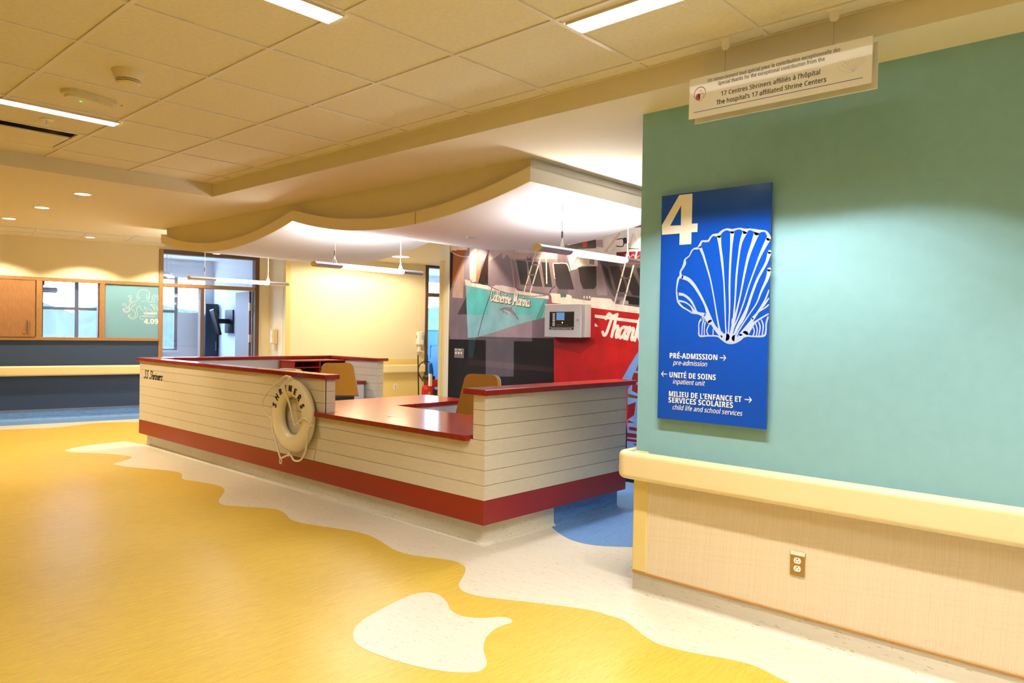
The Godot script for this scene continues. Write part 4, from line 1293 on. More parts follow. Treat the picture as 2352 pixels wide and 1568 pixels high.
# ---------------------------------------------------------------- life ring
func build_ring() -> void:
	var t := thing("life_ring", "cream life ring with rope hanging on the desk front", "life ring", Vector3(-5.835, 0.70, -3.503))
	var m := mb()
	var nu := 64
	var nv := 20
	var f := func(i: int, j: int) -> Array:
		var a := TAU * i / nu
		var b := TAU * j / nv
		var R := 0.247
		var c := Vector3(cos(a), sin(a), 0)
		return [c * (R + 0.077 * cos(b)) + Vector3(0, 0, 0.05 * sin(b)), (c * cos(b) / 0.077 + Vector3(0, 0, sin(b) / 0.05)).normalized()]
	for i in nu:
		for j in nv:
			var A = f.call(i, j); var B = f.call(i + 1, j); var C = f.call(i + 1, j + 1); var D = f.call(i, j + 1)
			m.quad_n(A[0], B[0], C[0], D[0], A[1], B[1], C[1], D[1])
	part(t, "foam_ring", m, M.ring_cream)
	var word := "SHRINERS"
	for i in 8:
		var ang := deg_to_rad(161.0 - 19.4 * i)
		var up := Vector3(cos(ang), sin(ang), 0)
		var right := Vector3(sin(ang), -cos(ang), 0)
		# letters lie on the ring's face, on the outer half of the tube
		var o := text(t, "letter", word[i], Vector3.ZERO, 0.0, 0.054, M.ink_black, false, 0.0, 0.016, true)
		o.transform = Transform3D(Basis(right, up, Vector3(0, 0, 1)), up * 0.222 + Vector3(0, 0, 0.041)) * o.transform
	# rope in four loops with knots
	var R := 0.335
	var at := func(deg: float, r: float, z: float) -> Vector3: return Vector3(cos(deg_to_rad(deg)) * r, sin(deg_to_rad(deg)) * r, z)
	var loops := [
		[at.call(95, 0.327, 0.0), at.call(104, 0.36, 0.03), at.call(120, 0.345, 0.05), at.call(143, 0.375, 0.06), at.call(160, 0.44, 0.05), at.call(173, 0.47, 0.045), at.call(183, 0.42, 0.03), at.call(189, 0.345, 0.01)],
		[at.call(189, 0.345, 0.01), at.call(205, 0.336, 0.03), at.call(225, 0.345, 0.03), at.call(245, 0.39, 0.04), at.call(252, 0.41, 0.045), at.call(257, 0.385, 0.04), at.call(267, 0.345, 0.01)],
		[at.call(267, 0.345, 0.01), at.call(280, 0.39, 0.03), at.call(295, 0.41, 0.03), at.call(310, 0.385, 0.03), at.call(325, 0.34, 0.035), at.call(340, 0.315, 0.04), at.call(351, 0.325, 0.02)],
		[at.call(91, 0.327, 0.0), at.call(96, 0.30, 0.07), at.call(97, 0.24, 0.075), at.call(88, 0.14, 0.055), at.call(50, 0.07, 0.05), at.call(-28, 0.115, 0.05), at.call(-25, 0.15, 0.06), at.call(-8, 0.21, 0.07), at.call(2, 0.28, 0.065), at.call(-6, 0.335, 0.03)]]
	for l in loops:
		var r := mb()
		r.tube(smooth3(l, 6), 0.009, 8)
		part(t, "rope", r, M.rope_white)
	for q in [[93.0, 0.335, 0.03], [189.0, 0.345, 0.012], [266.0, 0.345, 0.015], [353.0, 0.335, 0.03]]:
		var k := mb()
		var c: Vector3 = at.call(q[0], q[1], q[2])
		var ring := []
		for e in 12: ring.append(c + Vector3(cos(TAU * e / 12) * 0.016, sin(TAU * e / 12) * 0.014, 0.01 * sin(2 * TAU * e / 12)))
		k.tube(ring, 0.0085, 8, true)
		part(t, "knot", k, M.rope_white)
	var tail := mb()
	var lp := []
	for e in 14: lp.append(at.call(253, 0.435, 0.045) + Vector3(cos(TAU * e / 14) * 0.017, sin(TAU * e / 14) * 0.022, 0))
	tail.tube(lp, 0.006, 8, true)
	part(t, "rope_loop", tail, M.rope_white)

# ---------------------------------------------------------------- signs
func build_signs() -> void:
	var t := thing("wall_sign", "tall blue floor sign with white 4 and pale scallop shell on teal wall", "sign", Vector3.ZERO)
	part(t, "panel", bx(Vector3(-2.15, 1.017, -3.562), Vector3(-1.527, 2.247, -3.553), 0.001), M.sign_blue)
	part(t, "mount", bx(Vector3(-2.0, 1.2, -3.59), Vector3(-1.7, 2.05, -3.562)), M.black_plastic)
	var zt := -3.5526
	var four := mb()
	four.xf = Transform3D(Basis(), Vector3.ZERO)
	var outer := v2(FOUR)
	var hole := v2(FOURHOLE)
	# the 4 in three pieces so that its eye stays open
	four.flat(PackedVector2Array([outer[0], outer[1], outer[2], hole[1], hole[2]]), zt)
	four.flat(PackedVector2Array([outer[0], hole[2], hole[0], outer[10]]), zt)
	four.flat(PackedVector2Array([outer[10], hole[0], hole[1], outer[2], outer[3], outer[4], outer[5], outer[6], outer[7], outer[8], outer[9]]), zt)
	part(t, "numeral", four, M.sign_white)
	var sh := mb()
	var zz := 0.0
	for s in SHELL:
		var p := []
		for i in range(0, s.size(), 3): p.append(Vector3(min(s[i], -1.529), s[i + 1], s[i + 2]))
		zz += 0.00003
		sh.ribbon(smooth3(p, 5), zt + zz)
	part(t, "scallop_shell", sh, M.shell_blue)
	var words := ["PRÉ-ADMISSION", "pre-admission", "UNITÉ DE SOINS", "inpatient unit", "MILIEU DE L’ENFANCE ET", "SERVICES SCOLAIRES", "child life and school services"]
	for i in 7:
		var q = SIGNTEXT[i]
		var it: bool = i in [1, 3, 6]
		text(t, "lettering", words[i], Vector3(q[0], q[1], zt), q[2], 0.0285 if not it else 0.0255, M.sign_white, not it, 0.2 if it else 0.0)
	for i in 3:
		var q = ARROWS[i]
		var d := -1.0 if i == 1 else 1.0
		var x0: float = q[0] if d > 0 else q[0] + q[2]
		var x1: float = q[0] + q[2] if d > 0 else q[0]
		var a := mb()
		var y: float = q[1]
		a.ribbon([Vector3(x0, y, 0.005), Vector3(x1 - 0.004 * d, y, 0.005)], zt)
		a.ribbon([Vector3(x1 - 0.014 * d, y + 0.013, 0.005), Vector3(x1 - 0.002 * d, y, 0.005), Vector3(x1 - 0.014 * d, y - 0.013, 0.005)], zt + 0.00001)
		part(t, "arrow", a, M.sign_white)
	# hanging sign
	var h := thing("hanging_sign", "white acrylic donor sign hanging on two wires from the ceiling", "sign", Vector3(-1.35, 2.503, -3.13))
	h.rotation.x = deg_to_rad(-1.3)   # tilt made up so the ceiling bar's glare falls lower on the panel
	part(h, "front_panel", bx(Vector3(-0.407, 0, -0.006), Vector3(0.406, 0.19, 0.0), 0.001), M.acrylic_white)
	part(h, "back_panel", bx(Vector3(-0.40, -0.012, -0.052), Vector3(0.414, 0.178, -0.046), 0.001), M.acrylic_white)
	part(h, "edge", bx(Vector3(-0.4078, 0, -0.0055), Vector3(-0.4068, 0.19, -0.0005)), M.acrylic_edge)
	var z := 0.0002
	text(h, "lettering", "Un remerciement tout spécial pour la contribution exceptionnelle des", Vector3(-0.313, 0.156, z), 0.594, 0.0165, M.ink_glare_grey)
	text(h, "lettering", "Special thanks for the exceptional contribution from the", Vector3(-0.26, 0.132, z), 0.479, 0.0165, M.ink_glare_grey)
	text(h, "lettering", "17 Centres Shriners affiliés à l’hôpital", Vector3(-0.243, 0.079, z), 0.445, 0.0205, M.ink_black)
	text(h, "lettering", "The hospital’s 17 affiliated Shrine Centers", Vector3(-0.267, 0.0425, z), 0.495, 0.0205, M.ink_black)
	part(h, "blue_line", bx(Vector3(-0.382, 0.026, 0), Vector3(0.372, 0.0285, 0.0006)), M.ink_blue)
	var lg := mb()
	var cpt := Vector2(-0.352, 0.112)
	var ringp := []
	for k in 22:
		var g := deg_to_rad(-140.0 + 300.0 * k / 21.0) + PI / 2
		ringp.append(Vector3(cpt.x + cos(g) * 0.029, cpt.y + sin(g) * 0.031, 0.0016 + 0.0016 * sin(PI * k / 21.0)))
	lg.ribbon(ringp, z)
	lg.flat(PackedVector2Array([Vector2(-0.372, 0.106), Vector2(-0.364, 0.113), Vector2(-0.349, 0.111), Vector2(-0.350, 0.084), Vector2(-0.356, 0.079), Vector2(-0.372, 0.092)]), z + 0.0001)
	lg.ribbon([Vector3(-0.349, 0.111, 0.0014), Vector3(-0.338, 0.114, 0.0014), Vector3(-0.332, 0.106, 0.0014), Vector3(-0.334, 0.092, 0.0014), Vector3(-0.348, 0.076, 0.0014), Vector3(-0.356, 0.079, 0.0014)], z + 0.0002)
	lg.ribbon([Vector3(-0.353, 0.122, 0.003), Vector3(-0.347, 0.127, 0.002), Vector3(-0.341, 0.121, 0.002)], z + 0.0002)
	part(h, "emblem", lg, M.ink_red)
	part(h, "emblem_cut", ribbon_mesh([Vector3(-0.366, 0.108, 0.0014), Vector3(-0.366, 0.093, 0.0014), Vector3(-0.357, 0.087, 0.0014), Vector3(-0.352, 0.083, 0.0014)], z + 0.0004), M.acrylic_white)
	var ps := mb()
	for k in 9:
		var g := deg_to_rad(35.0 + 13.5 * k)
		ps.ribbon([Vector3(0.335, 0.058, 0.0015), Vector3(0.335 + cos(g) * 0.06, 0.058 + sin(g) * 0.07, 0.0018)], z)
	ps.ribbon(smooth3([Vector3(0.333, 0.056, 0.0015), Vector3(0.285, 0.075, 0.0015), Vector3(0.272, 0.105, 0.0015), Vector3(0.29, 0.118, 0.0015), Vector3(0.315, 0.09, 0.0015)], 5), z)
	part(h, "pale_shell", ps, M.ink_pale)
	for x in [-0.243, 0.243]:
		var hook := mb()
		hook.tube([Vector3(x, 0.19, -0.026), Vector3(x, 0.354, -0.026)], 0.0012, 6)
		part(h, "wire", hook, M.steel)
		var eye := mb()
		var rr := []
		for k in 12: rr.append(Vector3(x + cos(TAU * k / 12) * 0.008, 0.193 + sin(TAU * k / 12) * 0.008, -0.026))
		eye.tube(rr, 0.002, 6, true)
		eye.span(Vector3(x - 0.012, 0.17, -0.046), Vector3(x + 0.012, 0.186, -0.006))
		part(h, "eye_hook", eye, M.steel)
		var cl := mb()
		var cp := PackedVector2Array([Vector2(x - 0.018, 0.352), Vector2(x - 0.018, 0.318)])
		for k in 7:
			var g := PI + PI * k / 6.0
			cp.append(Vector2(x + cos(g) * 0.018, 0.314 + sin(g) * 0.016))
		cp.append(Vector2(x + 0.018, 0.352))
		cl.prism(cp, -0.030, -0.022)
		cl.span(Vector3(x - 0.026, 0.348, -0.040), Vector3(x + 0.026, 0.353, -0.012))
		part(h, "ceiling_clip", cl, M.plastic_white)

func ribbon_mesh(p: Array, z: float) -> MB:
	var m := mb()
	m.ribbon(p, z)
	return m

# ---------------------------------------------------------------- small wall things
func outlet(at: Vector3, turn: float, label: String, plate: Material, face_m: Material, w: float, h: float, strip: bool) -> void:
	var t := thing("power_outlet", label, "outlet", at, turn, "double power outlets")
	part(t, "plate", bx(Vector3(-w / 2, -h / 2, 0), Vector3(w / 2, h / 2, 0.006), 0.002), plate)
	if strip: part(t, "label_strip", bx(Vector3(-w / 2 + 0.002, h / 2 - 0.018, 0.006), Vector3(w / 2 - 0.002, h / 2 - 0.003, 0.0068)), M.plastic_white)
	for s in [-1.0, 1.0]:
		var y: float = s * 0.0195 - (0.004 if strip else 0.0)
		var m := mb()
		var p := PackedVector2Array()
		for k in 24:
			var g := TAU * k / 24
			p.append(Vector2(cos(g) * 0.0175, clamp(sin(g) * 0.0175, -0.014, 0.014) + y))
		m.prism(p, 0.004, 0.009)
		var r := part(t, "receptacle", m, face_m)
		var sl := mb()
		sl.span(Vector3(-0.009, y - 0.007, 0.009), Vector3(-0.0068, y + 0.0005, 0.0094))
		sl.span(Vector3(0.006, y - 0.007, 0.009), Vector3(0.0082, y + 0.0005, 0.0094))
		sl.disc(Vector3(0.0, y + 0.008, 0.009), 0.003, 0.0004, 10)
		part(r, "slots", sl, M.black_plastic)  # raised black pieces; the shade inside the socket openings is given as colour
	if strip:
		var gd := mb()
		gd.disc(Vector3(-0.0095, 0.0235, 0.009), 0.0022, 0.0005, 10)
		part(t, "green_dot", gd, mat("dot_green", rgb(30, 130, 60), 0.5))

func dispenser(at: Vector3, turn: float, label: String, mt: Material) -> void:
	var t := thing("soap_dispenser", label, "dispenser", at, turn, "wall soap dispensers")
	part(t, "housing", bx(Vector3(-0.065, 0.0, 0), Vector3(0.065, 0.26, 0.10), 0.02), mt)
	part(t, "window", bx(Vector3(0.01, 0.10, 0.098), Vector3(0.048, 0.20, 0.102), 0.001), M.box_grey)
	part(t, "badge", bx(Vector3(0.01, 0.225, 0.098), Vector3(0.045, 0.237, 0.1015)), M.ink_blue)
	part(t, "sensor_slot", bx(Vector3(-0.066, 0.12, 0.03), Vector3(-0.064, 0.19, 0.05)), M.ink_black)
	part(t, "nozzle", bx(Vector3(-0.03, -0.11, 0.02), Vector3(0.02, 0.005, 0.06), 0.006), mt)
	part(t, "drip_tray", bx(Vector3(-0.04, -0.125, 0.0), Vector3(0.05, -0.11, 0.09), 0.004), mt)

func build_wall_things() -> void:
	outlet(Vector3(-1.366, 0.376, -3.584), 0.0, "brass coloured double power outlet on the cream dado panel", M.brushed_plate, M.plastic_white, 0.074, 0.118, true)
	outlet(P(6.318, 0.418, -12.392), deg_to_rad(TURN), "small white double power outlet low on the corridor wall", M.plastic_white, M.box_grey, 0.075, 0.115, false)
	dispenser(P(6.80, 1.20, -12.4), deg_to_rad(TURN), "white soap dispenser on the cream wall beside the far doorway", M.plastic_white)
	dispenser(P(4.23, 1.20, -12.85), deg_to_rad(TURN) - PI / 2, "beige soap dispenser on the narrow wall beside the glazed door", M.plastic_cream)
	# fire panel on the mural
	var t := thing("alarm_panel", "grey wall cabinet with small blue screen on the boat mural", "control panel", Vector3(-4.83, 1.61, -6.2))
	part(t, "cabinet", bx(Vector3(-0.262, -0.172, 0.0), Vector3(0.262, 0.172, 0.10), 0.003), M.box_grey)
	var d := part(t, "door", bx(Vector3(-0.266, -0.176, 0.102), Vector3(0.222, 0.176, 0.125), 0.004), M.box_grey)
	part(d, "window", bx(Vector3(-0.195, -0.068, 0.125), Vector3(0.135, 0.095, 0.1265)), M.dark_glass)
	part(d, "name_plate", bx(Vector3(-0.197, -0.095, 0.125), Vector3(0.132, -0.072, 0.1265)), M.black_plastic)
	text(d, "lettering", "Simplex Interface de l’opérateur 4100", Vector3(-0.175, -0.088, 0.1266), 0.28, 0.009, M.plastic_white)
	part(d, "screen", bx(Vector3(-0.10, 0.005, 0.1266), Vector3(0.008, 0.086, 0.1274)), M.lcd)
	var lst := mb()
	for k in 8: lst.span(Vector3(-0.153, -0.055 + 0.0175 * k, 0.1266), Vector3(-0.12, -0.045 + 0.0175 * k, 0.1272))
	part(d, "label_column", lst, M.ink_pale)
	var keys := mb()
	for i in 9:
		for j in 5: keys.span(Vector3(0.022 + 0.012 * i, 0.005 + 0.018 * j, 0.1266), Vector3(0.028 + 0.012 * i, 0.012 + 0.018 * j, 0.1276))
	part(d, "key_pad", keys, M.ink_black)
	var leds := mb()
	for x in [-0.095, -0.07, -0.045, -0.02, 0.022, 0.047]: leds.disc(Vector3(x, -0.045, 0.1266), 0.006, 0.0008, 10)
	part(d, "red_lamps", leds, M.ink_red)
	var yl := mb()
	yl.disc(Vector3(-0.018, -0.02, 0.1266), 0.008, 0.001, 12)
	part(d, "yellow_lamp", yl, M.led_yellow)
	var lk := mb()
	lk.disc(Vector3(0.185, 0.008, 0.125), 0.010, 0.008, 14)
	part(d, "lock", lk, M.steel)
	# switch plate
	var s := thing("switch_plate", "steel plate with three white switches low on the dark mural", "switch", Vector3(-6.555, 1.21, -6.2))
	part(s, "plate", bx(Vector3(-0.085, -0.058, 0), Vector3(0.085, 0.058, 0.006), 0.002), M.steel)
	for k in 3:
		part(s, "toggle", bx(Vector3(-0.056 + 0.046 * k, -0.012, 0.006), Vector3(-0.036 + 0.046 * k, 0.016, 0.016), 0.002), M.plastic_white)
	for k in 2: part(s, "label_strip", bx(Vector3(-0.07 + 0.06 * k, 0.038, 0.006), Vector3(-0.04 + 0.08 * k, 0.048, 0.0065)), M.plastic_white)
	# window-wall joinery
	var j := thing("wall_frame", "brown wooden frame round window and panels on the far left wall", "frame", P(0, 0, -13.335), deg_to_rad(TURN))
	part(j, "top_rail", bx(Vector3(-6.1, 2.135, -0.01), Vector3(2.41, 2.19, 0.035), 0.003), M.frame_wood)
	part(j, "bottom_rail", bx(Vector3(-6.1, 1.225, -0.01), Vector3(2.41, 1.275, 0.04), 0.003), M.frame_wood)
	for q in [[0.70, 0.775], [1.545, 1.62]]: part(j, "mullion", bx(Vector3(q[0], 1.275, -0.01), Vector3(q[1], 2.135, 0.035), 0.003), M.frame_wood)
	for q in [[0.765, 0.79], [1.53, 1.555]]: part(j, "window_reveal", bx(Vector3(q[0], 1.245, -0.16), Vector3(q[1], 2.165, -0.01)), M.door_frame_brown)
	part(j, "window_reveal", bx(Vector3(0.765, 2.14, -0.16), Vector3(1.555, 2.17, -0.01)), M.door_frame_brown)
	var wd := struct("window_1", bx(Vector3(0.79, 1.26, -13.42), Vector3(1.53, 2.14, -13.414)), M.clear_glass, "interior vision pane in the far left wall", "window")
	wd.basis = RB
	var pn := thing("wood_cabinet", "wood veneer sliding cabinet door left of the interior window", "cabinet", P(-0.6, 1.275, -13.335), deg_to_rad(TURN))
	part(pn, "door", bx(Vector3(-1.2, 0.0, 0.0), Vector3(1.285, 0.855, 0.05), 0.004), M.wood_panel)
	part(pn, "handle", bx(Vector3(1.19, 0.06, 0.05), Vector3(1.21, 0.26, 0.075), 0.004), M.steel)
	part(pn, "lock", bx(Vector3(1.13, 0.055, 0.05), Vector3(1.16, 0.075, 0.06), 0.003), M.tan_brass)
	var tp := thing("room_sign", "teal panel with white octopus drawing and room number 4.09", "sign", P(0, 0, -13.335), deg_to_rad(TURN))
	part(tp, "panel", bx(Vector3(1.62, 1.275, 0.0), Vector3(2.41, 2.135, 0.010)), M.teal_panel)
	var oc := mb()
	var zz := 0.0
	for q in OCTO:
		var p := []
		for i in range(0, q.size(), 3): p.append(Vector3(min(q[i], 2.405), q[i + 1], q[i + 2]))
		zz += 0.00001
		oc.ribbon(smooth3(p, 4), 0.0105 + zz)
	part(tp, "octopus_drawing", oc, M.ink_pale)
	text(tp, "lettering", "CHAMBRE", Vector3(OCTOTEXT[0][0], OCTOTEXT[0][1], 0.0105), 0.195, 0.034, M.sign_white, true)
	text(tp, "lettering", "patient room", Vector3(OCTOTEXT[1][0], OCTOTEXT[1][1], 0.0105), 0.17, 0.018, M.sign_white)
	text(tp, "lettering", "4.09", Vector3(OCTOTEXT[2][0], OCTOTEXT[2][1], 0.0105), 0.215, 0.083, M.sign_white, true)

# ---------------------------------------------------------------- ceiling things
func build_ceiling_things() -> void:
	ceiling_bar(-2.81, -1.872, 1.22, false, "long bright ceiling light at the top edge of the picture", BAR_E)
	ceiling_bar(-5.43, -1.876, 1.22, false, "bright ceiling light at the far left beside the air slot", BAR_E)
	ceiling_bar(-2.06, -2.625, 1.22, true, "bright ceiling light nearest the hanging sign", WASH_E)
	ceiling_bar(-0.24, -1.872, 1.22, false, "ceiling light above the viewer", BAR_E)
	ceiling_bar(0.55, -2.625, 1.22, true, "ceiling light along the teal wall to the right", WASH_E)
	for q in [[-7.84, "nearest the tile field"], [-9.125, "middle one of the row of three"], [-10.42, "farthest left of the row of three"]]:
		downlight(Vector3(q[0], 2.735, -2.405), 0.078, "round recessed downlight in the plaster ceiling, " + q[1], 50.0, CAN_E)
	for q in [[0.14, "left one"], [1.336, "middle one"], [2.53, "right one"]]:
		downlight(P(q[0], 2.79, -12.69), 0.07, "round wall washer in the tile strip by the far left wall, " + q[1], 61.0, CAN_E * 0.9)
	downlight(Vector3(-9.9, 2.735, -7.95), 0.17, "round downlight behind the wave canopy near the corridor wall", 86.0, CAN_E * 1.05)
	downlight(P(5.1, 2.735, -11.5), 0.17, "unseen round downlight behind the wave canopy, added to brighten the corridor wall", 86.0, CAN_E * 1.05)  # added lamp out of view, lifts the cream wall behind the desk
	for q in [[-6.25, "left"], [-5.05, "middle"], [-3.85, "right"]]:
		downlight(Vector3(q[0], 2.735, -5.98), 0.06, "small downlight washing the boat mural behind the canopy, " + q[1], 42.0, CAN_E * 0.55, "mural wash lights")
	pendant(-3.57, 2.115, -4.16, -5.48, -4.53, -5.30, [[-4.45, 2.53], [-5.36, 2.53]], "tube pendant lamp nearest the boat mural")
	pendant(-6.30, 2.115, -3.99, -5.34, -4.29, -5.08, [[-4.22, 2.50], [-5.06, 2.50]], "middle tube pendant lamp over the desk")
	pendant(-9.65, 2.115, -4.24, -5.66, -4.58, -5.36, [[-4.44, 2.53], [-5.36, 2.53]], "far tube pendant lamp in front of the glazed door")
	# smoke detector
	var d := thing("smoke_detector", "round cream smoke detector on a ceiling tile", "smoke detector", Vector3(-4.27, TILE_Y + 0.004, -1.53))
	var m := mb()
	m.lathe([Vector2(0.085, 0.0), Vector2(0.078, -0.02), Vector2(0.066, -0.05)], 28, true)
	part(d, "base", m, M.plastic_cream)
	var v := mb()
	v.lathe([Vector2(0.066, -0.05), Vector2(0.044, -0.05), Vector2(0.044, -0.066)], 28)
	part(d, "core", v, M.plastic_cream)
	var rg := mb()
	rg.lathe([Vector2(0.046, -0.0555), Vector2(0.064, -0.0555), Vector2(0.0625, -0.0585), Vector2(0.046, -0.0585)], 28)
	part(d, "vent_ring", rg, M.plastic_cream)
	var c := mb()
	c.lathe([Vector2(0.044, -0.064), Vector2(0.060, -0.064), Vector2(0.052, -0.074), Vector2(0.03, -0.079), Vector2(0, -0.08)], 28)
	part(d, "cap", c, M.plastic_cream)
	# emergency unit with green lamp
	var e := thing("emergency_light", "oval cream ceiling unit with a green indicator lamp", "emergency light", Vector3(-4.92, TILE_Y + 0.003, -1.54), deg_to_rad(16))
	var ov := PackedVector2Array()
	for k in 12: ov.append(Vector2(cos(PI / 2 + PI * k / 11.0) * 0.05, sin(PI / 2 + PI * k / 11.0) * 0.07) + Vector2(-0.11, 0))
	for k in 12: ov.append(Vector2(cos(-PI / 2 + PI * k / 11.0) * 0.05, sin(-PI / 2 + PI * k / 11.0) * 0.07) + Vector2(0.11, 0))
	var b := mb()
	b.xf = Transform3D(Basis(Vector3(0, 0, 1), Vector3(1, 0, 0), Vector3(0, 1, 0)), Vector3.ZERO)
	b.prism(ov, -0.022, 0.0)
	var ov2 := PackedVector2Array()
	for q in ov: ov2.append(q * Vector2(0.88, 0.76))
	b.prism(ov2, -0.04, -0.022)
	part(e, "housing", b, M.plastic_cream)
	var g := mb()
	g.lathe([Vector2(0.007, 0), Vector2(0.006, -0.004), Vector2(0, -0.005)], 12)
	part(e, "indicator", g, M.led_green, Transform3D(Basis(), Vector3(-0.01, -0.04, 0.045)))
	part(e, "test_button", g.mesh(), M.brown_trim, Transform3D(Basis(), Vector3(0.02, 0.0, -0.2)))
	# sprinkler
	var s := thing("sprinkler_head", "small white ceiling sprinkler beside the far left light", "sprinkler", Vector3(-5.70, TILE_Y + 0.003, -1.527))
	var sp := mb()
	sp.lathe([Vector2(0.042, 0), Vector2(0.04, -0.005), Vector2(0.02, -0.009), Vector2(0.0, -0.009)], 20)
	part(s, "escutcheon", sp, M.plastic_white)
	var sb := mb()
	sb.lathe([Vector2(0.007, -0.008), Vector2(0.007, -0.04), Vector2(0, -0.04)], 10)
	part(s, "stem", sb, M.plastic_white)
	var sd := mb()
	sd.lathe([Vector2(0.016, -0.04), Vector2(0.016, -0.043), Vector2(0, -0.043)], 14)
	part(s, "deflector", sd, M.plastic_white)
	# linear diffuser
	var x0 := -3.367 - 0.6435 * 4.0
	var a := thing("air_diffuser", "square ceiling air diffuser with dark slots at the far left", "air diffuser", Vector3(x0 - 0.6435 / 2, TILE_Y, -1.5325))
	part(a, "blade", bx(Vector3(-0.27, -0.006, -0.25), Vector3(0.17, 0.004, 0.28), 0.003), M.gypsum)
	for q in [[-0.315, -0.315, 0.315, -0.265], [-0.315, 0.285, 0.315, 0.315], [-0.315, -0.265, -0.275, 0.285], [0.30, -0.265, 0.315, 0.285]]:
		part(a, "border", bx(Vector3(q[0], 0.0, q[1]), Vector3(q[2], 0.012, q[3])), M.ceiling_tile)
	# dome camera
	var k := thing("dome_camera", "small dark security camera dome under the corridor ceiling", "camera", P(4.46, 2.735, -12.26))
	var kd := mb()
	kd.lathe([Vector2(0.075, 0.0), Vector2(0.075, -0.025), Vector2(0.06, -0.03)], 20)
	part(k, "base", kd, M.plastic_white)
	var kb := mb()
	kb.lathe([Vector2(0.06, -0.028), Vector2(0.056, -0.055), Vector2(0.035, -0.08), Vector2(0, -0.09)], 20, true)
	part(k, "dome", kb, M.black_plastic)

# ---------------------------------------------------------------- chairs
func build_chairs() -> void:
	var t := thing("office_chair", "ochre office chair standing behind the right end of the low worktop", "chair", Vector3(-4.98, 0, -4.83), deg_to_rad(14), "ochre office chairs behind the desk")
	# faces +z; the back leans away
	var back := PackedVector2Array()
	for q in [[0.25, 0.0, 0], [0.19, 0.40, 1], [-0.19, 0.40, 1], [-0.25, 0.0, 0]]:
		if q[2] == 0: back.append(Vector2(q[0], q[1]))
		else:
			var sx: float = sign(q[0])
			for k in 6:
				var g := (PI / 2 * k / 5.0) if sx > 0 else (PI / 2 + PI / 2 * k / 5.0)
				back.append(Vector2(q[0] - sx * 0.07 + cos(g) * 0.07, q[1] - 0.07 + sin(g) * 0.07))
	var lean := Transform3D(Basis(Vector3.RIGHT, deg_to_rad(-9)), Vector3(0, 0.665, -0.20))
	var b := mb()
	b.prism(back, -0.02, 0.025)
	part(t, "backrest", b, M.ochre, lean)
	var shell := PackedVector2Array()
	for q in back: shell.append(Vector2(q.x * 1.035, (q.y - 0.2) * 1.025 + 0.2))
	var s2 := mb()
	s2.prism(shell, -0.035, -0.019)
	part(t, "back_shell", s2, M.grey_shell, lean)
	part(t, "back_support", bx(Vector3(-0.2, 0.60, -0.23), Vector3(0.2, 0.665, -0.16), 0.01), M.black_plastic)
	part(t, "spine", bx(Vector3(-0.05, 0.40, -0.26), Vector3(0.05, 0.66, -0.22), 0.008), M.black_plastic)
	part(t, "seat", bx(Vector3(-0.24, 0.43, -0.22), Vector3(0.24, 0.50, 0.26), 0.025), M.ochre)
	part(t, "seat_pan", bx(Vector3(-0.21, 0.39, -0.25), Vector3(0.21, 0.432, 0.22), 0.01), M.black_plastic)
	var col := mb()
	col.lathe([Vector2(0.028, 0.10), Vector2(0.028, 0.39), Vector2(0, 0.39)], 14)
	part(t, "gas_column", col, M.black_plastic)
	for k in 5:
		var g := TAU * k / 5.0
		var dirv := Vector3(cos(g), 0, sin(g))
		var l := mb()
		l.tube([Vector3(0, 0.11, 0), dirv * 0.28 + Vector3(0, 0.075, 0)], 0.018, 8)
		var leg := part(t, "base_arm", l, M.black_plastic)
		var w := mb()
		var side := dirv.cross(Vector3.UP)
		w.tube([dirv * 0.28 + Vector3(0, 0.03, 0) - side * 0.02, dirv * 0.28 + Vector3(0, 0.03, 0) + side * 0.02], 0.03, 12)
		part(leg, "caster", w, M.black_plastic)
	dup(t, Vector3(-7.45, 0, -5.06), deg_to_rad(56), "ochre office chair standing in the gap between the tall counter and the back return")
	dup(t, Vector3(-6.80, 0, -4.28), deg_to_rad(186), "ochre office chair almost hidden behind the tall counter")

